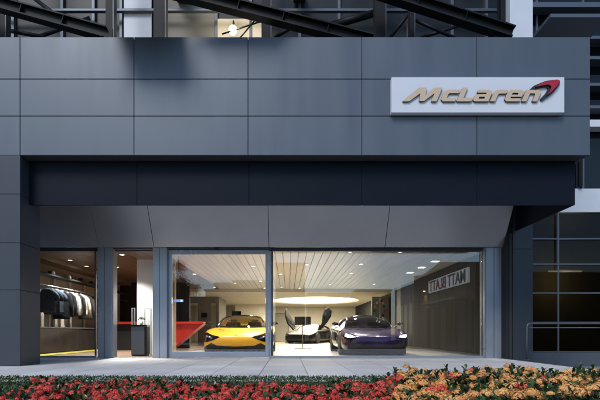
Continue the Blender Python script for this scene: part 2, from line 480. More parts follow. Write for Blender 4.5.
# ---- upper storey steelwork and glazing (stands back behind the fascia top)
DU = 12.4
zu0 = zf[3]-0.03
MB().box(XL, 5.6, DU+0.30, DU+0.32, zu0, 11.5).build('upper_glazing', mat('upper_glass', (0.018, 0.024, 0.03), 0.35, spec=0.25, var=0.4, vscale=1.2), B)
b = MB()
for p in (-40, 8, 58, 90, 118, 215, 250, 300, 340, 410, 455, 490):
    b.box(PX(p, DU)-0.035, PX(p, DU)+0.035, DU+0.2, DU+0.295, zu0, 11.5)
b.build('upper_mullion', M['steel_mid'], B)
b = MB()
for py in (11, -32, 48):
    z = PZ(py, DU); b.box(XL, 5.6, DU-0.06, DU+0.04, z-0.035, z+0.035)
b.build('upper_transom', M['steel_mid'], B, bevel=0.01)
MB().box(PX(123, DU), PX(151, DU), DU+0.05, DU+0.09, zu0, 11.5).build('white_panel', M['white_panel'], B, bevel=0.01)
b = MB().box(PX(510, 11), PX(533, 11), 11.0, 11.45, zu0, 11.5)
b.build('white_column', M['white_panel'], B, bevel=0.01)
b = MB().box(PX(165, DU), PX(214, DU), DU+0.23, DU+0.29, zu0, 11.5)
b.build('blind', M['wall_grey'], B)
# dark steel frame: I-section columns and sloping I-beams
def ibeam(name, a, c, wid=0.20, hgt=0.26, t=0.03):
    a = Vector(a); c = Vector(c); d = (c-a).normalized()
    up = Vector((0, 0, 1)) if abs(d.z) < 0.9 else Vector((1, 0, 0))
    s_ = d.cross(up).normalized(); u = s_.cross(d).normalized()
    b = MB()
    b.bar(a+u*(hgt/2), c+u*(hgt/2), wid, t, up=tuple(u))
    b.bar(a-u*(hgt/2), c-u*(hgt/2), wid, t, up=tuple(u))
    b.bar(a, c, t, hgt-t-0.004, up=tuple(u))
    nb = int((c-a).length/0.9)
    for i in range(1, nb):
        p = a.lerp(c, i/nb)
        b.bar(p-u*(hgt/2-t/2+0.002), p+u*(hgt/2-t/2+0.002), wid-0.02, 0.012, up=tuple(d))
    return b.build(name, M['steel_dark'], B)
DS = 10.6
def U(px, py, D=DS): return (PX(px, D), D, PZ(py, D))
ibeam('sloping_beam', U(-60, -12), U(106, 34), 0.25, 0.22)
ibeam('sloping_beam', U(150, -15), U(372, 42), 0.25, 0.22)
ibeam('sloping_beam', U(370, -12), U(512, 34), 0.25, 0.22)
for p, wd in ((159, 0.26), (109, 0.16), (266, 0.2), (380, 0.24), (2, 0.12), (412, 0.10), (503, 0.1)):
    x = PX(p, 11.2)
    b = MB().box(x-wd/2, x+wd/2, 11.2, 11.23, zu0, 11.5).box(x-0.015, x+0.015, 11.232, 11.38, zu0, 11.5).box(x-wd/2, x+wd/2, 11.382, 11.41, zu0, 11.5)
    b.m = 1
    b.box(x+wd/2+0.004, x+wd/2+0.03, 11.2, 11.41, zu0, 11.5)
    b.build('steel_column', [M['steel_dark'], M['alu_dark']], B)
for a, c, r in ((U(-5, 28, 11.6), U(44, 37, 11.6), 0.05), (U(35, 38, 11.7), U(90, 18, 11.7), 0.05),
                (U(270, 40, 11.7), U(300, 22, 11.7), 0.05), (U(330, 26, 11.7), U(378, 12, 11.7), 0.09),
                (U(388, 40, 11.5), U(420, 0, 11.5), 0.04), (U(415, 20, 11.5), U(455, 38, 11.5), 0.04),
                (U(420, 38, 11.7), U(470, 22, 11.7), 0.04), (U(30, -5, 11.6), U(75, 30, 11.6), 0.05),
                (U(238, 40, 11.9), U(262, 12, 11.9), 0.02), (U(222, 34, 11.9), U(265, 20, 11.9), 0.02)):
    MB().tube([a, c], r, 8).build('brace_rod', M['steel_dark'], B, smooth=True)
# gusset plates
for p, q in ((106, 34), (368, 41), (505, 33)):
    x, y, z = U(p, q)
    MB().box(x-0.25, x+0.15, y-0.02, y+0.02, z-0.5, z+0.12).build('gusset_plate', M['steel_dark'], B)
# added plates, unseen above the frame, shaped to shade the fascia
def shade_plate(x0, x1, skew, dep, zlo):
    b = MB()
    for z0, z1, t in ((7.15, zlo, 0.0),):
        b.v = [(x0+skew, 9.3-dep, z1), (x1+skew, 9.3-dep, z1), (x1, 9.3, z0), (x0, 9.3, z0),
               (x0+skew, 9.3-dep, z1+.2), (x1+skew, 9.3-dep, z1+.2), (x1, 9.3, z0+.2), (x0, 9.3, z0+.2)]
    for f in ((0,3,2,1),(4,5,6,7),(0,1,5,4),(1,2,6,5),(2,3,7,6),(3,0,4,7)): b.f.append(list(f)); b.mi.append(0)
    xc = (x0+x1)/2
    o = b.build('shade_plate', M['steel_dark'], B)
    MB().box(xc-0.15, xc+0.15, 9.0, 9.2, 7.352, 9.3).box(xc-0.15, xc+0.15, 9.0, 12.6, 9.302, 9.6).build('hanger', M['steel_dark'], o)  # hanger and arm only hold the added plate, unseen too
shade_plate(PX(108, D1), PX(178, D1), -0.1, 1.45, 6.28)
shade_plate(PX(262, D1), PX(345, D1), -1.5, 0.95, 6.62)

# sign
zsa, zsb = PZ(112, 8.95), PZ(76.5, 8.95)
S0 = 8.97
sx0, sx1 = PX(391.5, S0), PX(564.5, S0)
sign = empty('showroom_sign', ((sx0+sx1)/2, S0, zsa), 0, 'long white sign board with beige italic lettering and red swoosh', 'sign')
sx, sz = (sx0+sx1)/2, zsa
MB().box(sx0-sx, sx1-sx, 0, 0.125, 0, zsb-zsa).build('board', M['sign_white'], sign, bevel=0.006)
PT = 1.0 / F * S0
def curve_mesh(name, splines, depth, mats, parent, loc, bevel=0.0, smooth_curve=False):
    cu = bpy.data.curves.new(name, 'CURVE'); cu.dimensions = '2D'; cu.fill_mode = 'BOTH'
    cu.extrude = depth/2; cu.bevel_depth = bevel
    for pts in splines:
        sp = cu.splines.new('POLY'); sp.points.add(len(pts)-1)
        for p, q in zip(sp.points, pts): p.co = (q[0], q[1], 0, 1)
        sp.use_cyclic_u = True
    tmp = bpy.data.objects.new(name, cu); C.objects.link(tmp)
    dg = bpy.context.evaluated_depsgraph_get()
    me = bpy.data.meshes.new_from_object(tmp.evaluated_get(dg))
    bpy.data.objects.remove(tmp)
    me.transform(Matrix.Rotation(R(90), 4, 'X'))
    me.materials.clear()
    for m in mats: me.materials.append(m)
    for p in me.polygons: p.material_index = 0 if p.normal.y < -0.9 else len(mats)-1
    return link(name, me, parent, 0, loc)
def rnd(poly, r=0.05, n=3):
    out = []
    k = len(poly)
    for i in range(k):
        p0 = Vector(poly[i-1]); p1 = Vector(poly[i]); p2 = Vector(poly[(i+1) % k])
        d0 = (p0-p1); d1 = (p2-p1)
        rr = min(r, d0.length*0.4, d1.length*0.4)
        a = p1 + d0.normalized()*rr; c = p1 + d1.normalized()*rr
        for j in range(n+1):
            t = j/n
            q = a*(1-t)**2 + p1*2*t*(1-t) + c*t*t
            out.append((q.x, q.y))
    return out
L = {
 'm': (2.05, [[(-.62,0),(-.16,0),(.40,.60),(.56,.02),(.90,.02),(1.42,.62),(1.42,0),(1.80,0),(1.80,1.0),(1.26,1.0),(.82,.46),(.68,1.0),(.14,1.0)]]),
 'c': (1.18, [[(1.06,0),(.2,0),(0,.16),(0,.68),(.2,.84),(1.06,.84),(1.06,.60),(.42,.60),(.36,.53),(.36,.31),(.42,.24),(1.06,.24)]]),
 'l': (1.12, [[(0,0),(0,1.0),(.38,1.0),(.38,.25),(1.04,.25),(1.04,0)]]),
 'a': (1.26, [[(0,.12),(.14,0),(1.14,0),(1.14,.66),(.94,.84),(.08,.84),(.08,.64),(.72,.64),(.78,.59),(.78,.54),(.16,.54),(0,.42)], [(.36,.18),(.36,.34),(.78,.34),(.78,.18)]]),
 'r': (0.98, [[(0,0),(0,.66),(.2,.84),(.92,.84),(.92,.58),(.44,.58),(.36,.5),(.36,0)]]),
 'e': (1.26, [[(.18,0),(0,.15),(0,.69),(.2,.84),(.94,.84),(1.14,.69),(1.14,.34),(.36,.34),(.36,.27),(.44,.22),(1.12,.22),(1.12,0)], [(.36,.48),(.36,.58),(.42,.63),(.74,.63),(.80,.58),(.80,.48)]]),
 'n': (1.10, [[(0,0),(0,.84),(.94,.84),(1.12,.68),(1.12,0),(.76,0),(.76,.53),(.70,.59),(.36,.59),(.36,0)]]),
}
xc = 0.62
capH = 13.6*PT; total = sum(L[k][0] for k in 'mclaren') + 0.62 + 0.3
kx = (540-402)*PT / (total*1.0)
for k in 'mclaren':
    adv, pl = L[k]
    sp = []
    for q in pl:
        q = rnd([((x+xc+0.42*y)*kx, y*capH) for x, y in q], 0.012)
        sp.append(q)
    curve_mesh('letter', sp, 0.032, [M['beige_letter'], M['letter_side']], sign,
               (PX(402, S0)-sx, -0.022, PZ(102.3, S0)-sz), bevel=0.002)
    xc += adv
def sw(pts, name, m, d, yo):
    pts = [((p-391.5)*PT, (112-q)*PT) for p, q in pts]
    curve_mesh(name, [rnd(pts, 0.03, 4)], d, [m, M['letter_side']], sign, (sx0-sx, yo, 0))
sw([(526,92.5),(533,86),(545,81.2),(556,79.8),(559.3,81),(558.6,85),(552,93),(541,101.2),(539,99.5),(544.5,94),(547.5,89),(545,86.8),(538,88)], 'swoosh', M['letter_side'], 0.03, -0.02)
sw([(533,88.2),(540,84.2),(550,81.4),(556,80.8),(557.6,82.2),(556.5,85.6),(550,92.6),(544.5,96.8),(548.6,91),(549.6,87.2),(546,85.6)], 'swoosh', M['logo_red'], 0.03, -0.055)

# ================================================================== INTERIOR SHELL
YB = 36.0
XI0, XI1 = -7.0, 5.05
struct(MB().box(-3.3, XI1, DF+0.06, YB, -0.2, 0.0).build('floor', M['floor_tile']))
struct(MB().box(-9.0, -3.3, DF+0.06, YB, -0.2, 0.0).build('shop_floor', M['floor_wood']))
struct(MB().box(-9.0, XI1, DF+0.5, YB, CEIL+0.035, CEIL+0.3).build('ceiling_base', M['black']))
b = MB()
x = -3.28
YC = 22.9
while x < XI1-0.02:
    x1 = min(x+0.196, XI1)
    y = DF+0.13
    while y < YC:
        y2 = min(y + 6.0, YC)
        b.box(x, x1, y+0.002, y2-0.002, CEIL, CEIL+0.03); y = y2
    x += 0.21
struct(b.build('ceiling', M['plank'], bevel=0.004))
b = MB(); x = -8.9
while x < -3.32:
    b.box(x, x+0.262, DF+0.13, YC, CEIL, CEIL+0.03); x += 0.27
struct(b.build('shop_ceiling', M['ceil_wood']))
# rear ceiling with the oval cove recess
RC = CEIL-0.14
ox, oy, orx, ory = PX(315, 29.4), 29.4, 2.65, 3.3
bm = bmesh.new()
N = 64
inner = [bm.verts.new((ox+orx*math.cos(2*math.pi*i/N), oy+ory*math.sin(2*math.pi*i/N), RC)) for i in range(N)]
def onrect(a):
    dx, dy = math.cos(a), math.sin(a)
    ts = []
    if dx > 1e-9: ts.append((XI1-ox)/dx)
    if dx < -1e-9: ts.append((-9.0-ox)/dx)
    if dy > 1e-9: ts.append((YB-oy)/dy)
    if dy < -1e-9: ts.append((YC-oy)/dy)
    t = min(ts); return (ox+dx*t, oy+dy*t, RC)
outer = [bm.verts.new(onrect(2*math.pi*i/N)) for i in range(N)]
up = [bm.verts.new((v.co.x, v.co.y, RC+0.15)) for v in inner]
for i in range(N):
    j = (i+1) % N
    bm.faces.new((inner[i], inner[j], outer[j], outer[i])); bm.faces.new((inner[i], up[i], up[j], inner[j]))
bm.faces.new(up[::-1])
me = bpy.data.meshes.new('rear_ceiling'); bm.to_mesh(me); bm.free(); me.materials.append(M['wall_warm'])
struct(link('rear_ceiling', me))
struct(MB().box(-9.0, XI1, YC+0.002, YC+0.05, RC+0.002, CEIL+0.035).build('bulkhead', M['wall_warm']))
# oval luminous ceiling lamp
b = MB(); b.lathe((0, 0, 0), [(1.0, 0), (1.0, 0.02)], 64)
for i, v in enumerate(b.v): b.v[i] = (v[0]*(orx-0.22), v[1]*(ory-0.25), v[2])
ol = b.build('oval_ceiling_lamp', M['cove'], loc=(ox, oy, RC+0.05))
tag(ol, 'large glowing oval ceiling lamp set over the far end of the showroom', 'lamp')
al = bpy.data.lights.new('oval_glow', 'AREA'); al.shape = 'ELLIPSE'; al.size = 4.6; al.size_y = 5.8
al.energy = 1150; al.color = (1.0, 0.87, 0.64)
ao = bpy.data.objects.new('oval_glow', al); C.objects.link(ao); ao.parent = ol; ao.location = (0, 0, -0.03)
# walls
struct(MB().box(-9.0, XI1, YB, YB+0.1, 0, 4).build('wall_back', M['wall_warm']))
b = MB(); y = DF+0.1
while y < YB-0.1:
    y2 = min(y+1.2, YB-0.01)
    b.box(XI1, XI1+0.1, y+0.006, y2-0.006, 0.08, 4); y = y2
struct(b.build('wall_right', M['wall_dark'], bevel=0.003))
struct(MB().box(XI1-0.02, XI1+0.1, DF+0.1, YB-0.02, 0.0, 0.078).build('skirting_right', M['black']))
struct(MB().box(XI1+0.101, XI1+0.12, DF+0.1, YB, 0, 4).build('wall_right_core', M['black']))
struct(MB().box(-7.1, -7.0, DF+0.1, YB, 0, 4).build('wall_left', M['shelf_back']))
# partition walls: black wall behind the doorway, white wall, tan edged panel
struct(MB().box(PX(100, 20), PX(189.5, 20), 20.0, 20.15, 0, CEIL-0.001).build('wall_black', M['black']))
struct(MB().box(PX(137, 13.7), PX(173, 13.7), 13.7, 13.85, 0, CEIL-0.001).build('wall_white', M['white']))
struct(MB().box(PX(173, 13.7)+0.002, PX(174.8, 13.7), 13.68, 13.87, 0, CEIL-0.001).build('wall_end_panel', M['tan']))
# rear left office: lower bulkhead and glass partition
struct(MB().box(-6.9, PX(216, 26), 26.0, 26.1, 2.25, RC-0.001).build('office_bulkhead', M['wall_grey']))
struct(MB().box(PX(216, 26), PX(219, 26), 26.0, 29.0, 0, RC-0.001).build('office_pillar', M['wall_grey']))
# closing wall with door
DD = 33.0
struct(MB().box(PX(219, 26)+0.1, PX(272, DD), DD, DD+0.1, 0, RC-0.001).build('wall_office', M['wall_warm']))
# display partition at right rear
struct(MB().box(PX(372, 24), XI1-0.001, 24.0, 24.15, 0, RC-0.145+0.0).build('wall_display', M['wall_grey']))
# tall dark niche panels on the right
struct(MB().box(PX(398, 22), XI1-0.001, 21.5, 22.2, 0, CEIL-0.001).build('wall_return', M['wall_grey']))

# ================================================================== SHOP WALL: cabinet, LED strip, rail, clothes
XW = -6.87
cab = empty('wall_cabinet', (XW, 17, 0), 0, 'long low dark drawer cabinet under the hanging clothes', 'cabinet')
b = MB(); y = DF+0.3
while y < 21.5:
    b.box(-0.10, 0.27, y+0.004-17, y+1.3-0.004-17, 0.09, 0.76); y += 1.3
b.build('drawer_front', mat('drawer', (0.035, 0.03, 0.026), 0.35, var=0.1), cab, bevel=0.004)
MB().box(-0.11, 0.30, DF+0.29-17, 4.5, 0.765, 0.80).build('counter_top', M['plinth_grey'], cab, bevel=0.004)
MB().box(0.18, 0.24, DF+0.3-17, 4.5, 0.012, 0.055).build('light_strip', M['yellow_led'], cab)
ss = empty('wall_shelf', (XW, 17, 2.2), 0, 'dark wall shelf with upright posts above the hanging clothes', 'shelf')
MB().box(-0.11, 0.22, DF+0.3-17, 4.5, 0.05, 0.09).build('shelf_board', M['black'], ss)
MB().tube([(0.16, DF+0.3-17, -0.24), (0.16, 4.5, -0.24)], 0.014, 8).build('hanging_rail', M['steel'], ss, smooth=True)
y = DF+0.9
while y < 21:
    MB().box(-0.11, -0.06, y-17, y+0.05-17, -1.39, 0.049).build('post', M['white'], ss)
    y += 1.05
MB().box(-0.12, 0.35, DF+0.3-17, 4.5, 0.40, 0.528).build('pelmet', M['ceil_wood'], ss)

def garment(name, y, col, wd, ln, label, cat, grp, open_front=False, sleeves=True, yaw=0.9, hoodie=False, long_sl=True, lining=None):
    z = 1.92
    o = empty(name, (XW+0.17, y, z), yaw, label, cat, grp)
    m = mat(name+'_cloth', col, 0.9, spec=0.12, var=0.2, vscale=12, bump=0.5, bscale=18)
    # body: cross-section loops down from shoulders, with folds
    rows = 12; k = 28
    b = MB()
    for i in range(rows):
        t = i/(rows-1)
        hw = wd*((0.30, 0.62, 0.90)[i] if i < 3 else 0.84+0.10*t)/2
        dp = 0.03 + 0.045*min(1, t*3)
        zz = (-0.045, -0.075, -0.13)[i] if i < 3 else -0.10 - t*ln
        for j in range(k):
            a = 2*math.pi*j/k
            fold = 1 + 0.16*math.sin(5*a + y*7)*t + 0.06*math.sin(11*a+y)*t
            b.v.append((hw*math.copysign(abs(math.cos(a))**0.7, math.cos(a)), dp*math.sin(a)*fold, zz))
    for i in range(rows-1):
        for j in range(k):
            b.f.append([i*k+j, i*k+(j+1) % k, (i+1)*k+(j+1) % k, (i+1)*k+j]); b.mi.append(0)
    b.f.append(list(range(k))); b.mi.append(0)
    b.f.append([(rows-1)*k+j for j in range(k)][::-1]); b.mi.append(0)
    b.build('body', m, o, smooth=True)
    if open_front:
        l = lining or (0.02, 0.02, 0.02)
        MB().prism([(-0.05, -0.14), (0.05, -0.14), (0.09, -0.1-ln*0.98), (-0.07, -0.1-ln*0.98)], -0.105, -0.092).build('lining', mat(name+'_lining', l, 0.8), o)
    if sleeves:
        sl = 0.60 if long_sl else 0.24
        for s in (-1, 1):
            MB().tube([(s*wd*0.34, 0, -0.12), (s*wd*0.47, 0, -0.20), (s*wd*0.57, -0.01, -0.14-sl*0.5), (s*wd*0.56, -0.02, -0.14-sl)],
                      [0.03, 0.055, 0.05, 0.04 if long_sl else 0.06], 10).build('sleeve', m, o, smooth=True)
    MB().tube([(-wd*0.4, 0, -0.10), (0, 0, -0.03), (wd*0.4, 0, -0.10)], 0.009, 6).build('hanger', M['steel'], o)
    MB().tube([(0, 0, -0.03), (0, 0, 0.0), (0.02, 0, 0.03), (0, 0, 0.045)], 0.004, 6).build('hanger_hook', M['steel'], o)
    return o
G = 'clothes hanging on the shop wall rail'
for nm, px, col, wd, ln, lb, kw in (
    ('shirt', 41.5, (0.05, 0.065, 0.085), .44, .62, 'slate blue short sleeved shirt nearest the dark pier', dict(long_sl=False)),
    ('shirt', 46, (0.032, 0.045, 0.062), .44, .66, 'dark slate shirt second from the dark pier', dict(long_sl=False)),
    ('shirt', 50.5, (0.06, 0.078, 0.10), .44, .64, 'paler slate shirt third from the dark pier', dict(long_sl=False)),
    ('jacket', 55.5, (0.012, 0.013, 0.016), .48, .78, 'long black jacket hanging beside the paler slate shirt', {}),
    ('jacket', 60.5, (0.02, 0.02, 0.022), .46, .70, 'charcoal jacket hanging just left of the bright white jacket', {}),
    ('jacket', 65.5, (0.70, 0.70, 0.68), .44, .56, 'bright white jacket in the middle of the rail', {}),
    ('jacket', 70.5, (0.03, 0.028, 0.025), .46, .66, 'black jacket between the white jacket and cream jacket', {}),
    ('jacket', 75.5, (0.42, 0.36, 0.30), .46, .62, 'cream jacket with dark open front', dict(open_front=True)),
    ('jacket', 80.5, (0.05, 0.042, 0.035), .46, .74, 'dark brown jacket hanging right of the cream one', {}),
    ('jacket', 85.5, (0.02, 0.02, 0.022), .46, .70, 'black jacket hanging left of the bright blue shirt', {}),
    ('shirt', 90, (0.012, 0.08, 0.38), .46, .50, 'bright blue shirt at the far end of rail', dict(long_sl=False))):
    garment(nm, 3297.6/(288-px), col, wd, ln, lb, nm, G, yaw=0.4, **kw)
def cap(y, col, label):
    o = empty('cap', (XW+0.12, y, 2.292), -0.5, label, 'cap', 'caps on the shelf above the clothes')
    m = mat('cap_cloth', col, 0.8)
    MB().lathe((0, 0, 0), [(0.095, 0.0), (0.098, 0.04), (0.085, 0.085), (0.05, 0.115), (0.0, 0.125)], 18).build('crown', m, o, smooth=True)
    b = MB().prism([(-0.07, 0.0), (0.07, 0.0), (0.06, 0.012), (-0.06, 0.012)], -0.17, -0.08)
    b.build('peak', m, o, bevel=0.004)
cap(13.7, (0.01, 0.01, 0.012), 'black cap on the shelf above the slate shirts')
cap(14.7, (0.6, 0.58, 0.52), 'white cap on the shelf above the clothes')
cap(15.6, (0.02, 0.02, 0.02), 'black cap on the shelf above the cream jacket')
cap(16.5, (0.03, 0.07, 0.05), 'dark green cap on the shelf near the blue shirt')

# ================================================================== DOORWAY OBJECTS
DPL = 13.15
pl_ = empty('reception_plinth', (PX(140.5, DPL), DPL, 0), 0, 'grey box plinth with black top standing inside the open doorway', 'plinth')
MB().box(-0.205, 0.145, -0.15, 0.15, 0.04, 0.80).build('cabinet', M['plinth_grey'], pl_, bevel=0.006)
MB().box(-0.185, 0.20, -0.13, 0.13, 0.0, 0.039).build('foot', M['black'], pl_)
MB().box(0.147, 0.215, -0.12, 0.15, 0.04, 0.80).build('side_panel', M['black'], pl_)
MB().box(-0.21, 0.22, -0.16, 0.16, 0.802, 0.85).build('top', M['blackgloss'], pl_, bevel=0.004)
va = empty('flower_vase', (PX(141.5, DPL), DPL, 0.85), 0, 'small white vase with a dark posy on the grey plinth', 'vase')
MB().lathe((0, 0, 0), [(0.045, 0), (0.05, 0.03), (0.055, 0.10), (0.05, 0.10)], 16).build('vase', M['white'], va, smooth=True)
b = MB()
for i in range(90):
    a = rng.random()*6.28; e = rng.random()*1.5; r = 0.05+0.05*rng.random()
    c = Vector((math.cos(a)*math.cos(e)*r*1.2, math.sin(a)*math.cos(e)*r, 0.14+math.sin(e)*r*0.8))
    d = Vector((rng.uniform(-1, 1), rng.uniform(-1, 1), rng.uniform(-1, 1))).normalized()
    e2 = d.orthogonal().normalized()
    b.quad(c-d*0.02, c+e2*0.011, c+d*0.02, c-e2*0.011)
b.build('posy', M['crown'], va)
def gate(px0, px1, ztop, D, label):
    o = empty('security_gate', (PX((px0+px1)/2, D), D, 0), 0, label, 'security gate', 'security gates in the doorway')
    hw = PX(px1, D)-PX((px0+px1)/2, D)
    b = MB().box(-hw, -hw+0.02, -0.02, 0.02, 0, ztop).box(hw-0.02, hw, -0.02, 0.02, 0, ztop).box(-hw+0.021, hw-0.021, -0.02, 0.02, ztop-0.02, ztop)
    b.build('frame', M['steel'], o, bevel=0.003)
    MB().box(-hw+0.021, hw-0.021, -0.005, 0.005, 0.02, ztop-0.022).build('panel', M['case_glass'], o)
gate(131.5, 135, PZ(308, 13.35), 13.35, 'clear security gate at left of the grey plinth')
gate(144.5, 151.5, PZ(308.5, 13.35), 13.35, 'clear security gate at right of the grey plinth')

# red reception desk: thin top running left, wedge shaped end
RD = 17.6
rdk = empty('reception_desk', (PX(180, RD), RD, 0), 0, 'red angular reception desk with a slanting end beside the yellow car', 'desk')
xt = PX(205, RD) - PX(180, RD); xlft = PX(112, RD)-PX(180, RD); x177 = PX(172, RD)-PX(180, RD)
zt = PZ(322, RD)
MB().box(xlft, xt, -0.35, 0.35, zt-0.08, zt).build('desk_top', M['red'], rdk, bevel=0.004)
b = MB().prism([(x177, 0.08), (x177+0.12, 0.08), (xt-0.02, zt-0.083), (x177, zt-0.083)], -0.33, 0.33)
b.build('wedge_end', M['red'], rdk, bevel=0.01)
MB().prism([(x177+0.01, zt-0.30), (x177+0.10, zt-0.26), (x177+0.17, zt-0.12), (x177+0.01, zt-0.12)], -0.334, -0.331).build('recess', M['black'], rdk)
MB().box(xlft+0.1, x177-0.005, -0.05, 0.3, 0.0, zt-0.084).build('desk_front', M['black'], rdk)
MB().box(x177, x177+0.15, -0.28, 0.28, 0.0, 0.078).build('desk_foot', M['black'], rdk)
# blue lit sign on the black wall
bs = empty('blue_sign', (PX(178.5, 13.2), 13.2, PZ(300.8, 13.2)), 0, 'small glowing blue sign hanging behind the sliding door', 'sign')
MB().box(-0.13, 0.13, -0.012, 0.012, -0.035, 0.035).build('panel', mat('blue_light', (0.05, 0.2, 0.6), 0.4, emit=(0.08, 0.35, 0.95), estr=0.9), bs, bevel=0.003)
MB().lathe((0.085, -0.014, 0), [(0.027, -0.004), (0.027, 0.0)], 20, 'y').build('symbol', mat('blue_dot', (0.8, 0.9, 1), 0.4, emit=(0.6, 0.85, 1), estr=1.2), bs)
MB().box(-0.10, 0.02, -0.0165, -0.0125, -0.010, 0.010).build('marking', M['sign_white'], bs)
MB().tube([(0, 0, 0.035), (0, 0, CEIL-PZ(300.8, 13.2))], 0.004, 6).build('hanging_wire', M['black'], bs)

# wall items
o = empty('wall_monitor', (PX(204, 25.9), 25.97, PZ(315.3, 25.9)), 0, 'small dark wall screen left of the yellow car', 'screen')
MB().box(-0.16, 0.16, -0.04, 0, -0.13, 0.13).build('casing', M['black'], o, bevel=0.01)
MB().box(-0.14, 0.14, -0.044, -0.0405, -0.11, 0.11).build('screen', M['dark_glass'], o)
struct(MB().box(PX(198, 26), PX(211, 26), 26.0, 26.05, 0, 2.249).build('office_panel', M['wall_grey']))
o = empty('screen_stand', (PX(236.5, 19.5), 19.5, 0), 0, 'black screen on a floor stand behind the yellow car', 'screen')
MB().box(-0.19, 0.19, -0.02, 0.02, 1.24, 1.52).build('screen', M['blackgloss'], o, bevel=0.008)
MB().tube([(0, 0.03, 0.02), (0, 0.03, 1.3)], 0.02, 10).build('pole', M['black'], o)
MB().lathe((0, 0.03, 0), [(0.2, 0), (0.2, 0.02)], 24).build('base', M['black'], o)
o = empty('office_light', (PX(199.5, 27), 27.0, PZ(301, 27)), 0, 'long white strip light in the rear office', 'lamp')
MB().box(-0.5, 0.5, -0.05, 0.05, 0, 0.06).build('diffuser', M['lamp_cool'], o)
MB().box(-0.52, 0.52, -0.06, 0.06, 0.062, 0.10).build('housing', M['white'], o)
MB().tube([(-0.4, 0, 0.1), (-0.4, 0, 2.59-PZ(301, 27))], 0.005, 6).build('hanging_wire', M['steel'], o)
l = bpy.data.lights.new('office_glow', 'AREA'); l.size = 1.0; l.size_y = 0.1; l.shape = 'RECTANGLE'; l.energy = 45; l.color = (1, 0.95, 0.75)
lo = bpy.data.objects.new('office_glow', l); C.objects.link(lo); lo.parent = o; lo.location = (0, 0, -0.02)
o = empty('grey_door', (PX(282, YB), YB-0.001, 0), 0, 'plain grey door in the warm lit back wall', 'door')
zt = 2.05; hw = 0.47
MB().box(-hw, hw, -0.05, -0.001, 0, zt).build('leaf', M['door_grey'], o, bevel=0.004)
MB().box(-hw-0.06, -hw-0.004, -0.07, 0, 0, zt+0.06).box(hw+0.004, hw+0.06, -0.07, 0, 0, zt+0.06).box(-hw-0.003, hw+0.003, -0.07, 0, zt+0.004, zt+0.06).build('frame', M['wall_grey'], o)
MB().tube([(hw-0.1, -0.09, 1.0), (hw-0.1, -0.09, 1.15)], 0.012, 8).build('handle', M['steel'], o)
# paint sample display with oval of coloured dots
o = empty('sample_display', (PX(379.5, 23.9), 23.99, PZ(311, 23.9)), 0, 'ring of coloured paint samples mounted on the grey rear wall', 'display')
cols = [(0.5, 0.03, 0.02), (0.02, 0.05, 0.25), (0.7, 0.35, 0.02), (0.02, 0.02, 0.02), (0.05, 0.35, 0.4), (0.6, 0.6, 0.6), (0.75, 0.2, 0.02), (0.02, 0.12, 0.06), (0.3, 0.3, 0.32), (0.1, 0.02, 0.15), (0.02, 0.02, 0.025), (0.4, 0.02, 0.02), (0.1, 0.3, 0.6), (0.03, 0.03, 0.03)]
for i, c in enumerate(cols):
    a = 2*math.pi*i/len(cols)
    r1, r2 = 0.24, 0.52
    MB().lathe((r1*math.cos(a)+0.05*math.sin(a), -0.03, r2*math.sin(a)), [(0.055, 0), (0.065, 0.008), (0.065, 0.03)], 16, 'y').build('paint_sample', mat('sample', c, 0.3, coat=0.5), o, smooth=False)
# information stand
DI = F*EYE/15.6
o = empty('information_stand', (PX(302.7, DI), DI, 0), 0, 'black information stand with a tilted panel between the cars', 'stand')
MB().box(-0.33, 0.33, -0.13, 0.13, 0, 0.025).build('base', M['black'], o, bevel=0.005)
MB().tube([(0, 0, 0.025), (0, 0, 0.98)], 0.018, 10).build('pole', M['steel'], o)
b = MB().box(-0.33, 0.33, -0.012, 0.012, -0.18, 0.18, Matrix.Translation((0, 0, 1.12)) @ Matrix.Rotation(R(-20), 4, 'X'))
b.build('panel', M['blackgloss'], o, bevel=0.004)

# ================================================================== DOWNLIGHTS
def downlight(px, py, label, watt=9, square=False, z=CEIL, r=0.055, col=(1.0, 0.955, 0.90)):
    D = F*(z-EYE)/(333.0-py)
    o = empty('downlight', (PX(px, D), D, z), 0, label, 'ceiling light', 'recessed ceiling lights')
    b = MB(); d = MB()
    if square:
        b.box(-0.10, 0.10, -0.16, -0.12, -0.012, 0.0).box(-0.10, 0.10, 0.12, 0.16, -0.012, 0.0).box(-0.14, -0.101, -0.16, 0.16, -0.012, 0.0).box(0.101, 0.14, -0.16, 0.16, -0.012, 0.0)
        d.box(-0.10, 0.10, -0.119, 0.119, -0.008, -0.004)
    else:
        b.lathe((0, 0, 0), [(r, -0.001), (r+0.002, -0.014), (r+0.028, -0.012), (r+0.03, 0.0)], 24)
        d.lathe((0, 0, 0), [(r-0.002, -0.008), (r-0.002, -0.004)], 24)
    b.build('trim', M['white'], o); d.build('diffuser', M['lamp'], o)
    l = bpy.data.lights.new('beam', 'SPOT'); l.energy = watt*30; l.spot_size = R(115); l.spot_blend = 0.7
    l.shadow_soft_size = 0.05; l.color = col
    lo = bpy.data.objects.new('beam', l); C.objects.link(lo); lo.parent = o; lo.location = (0, 0, -0.03)
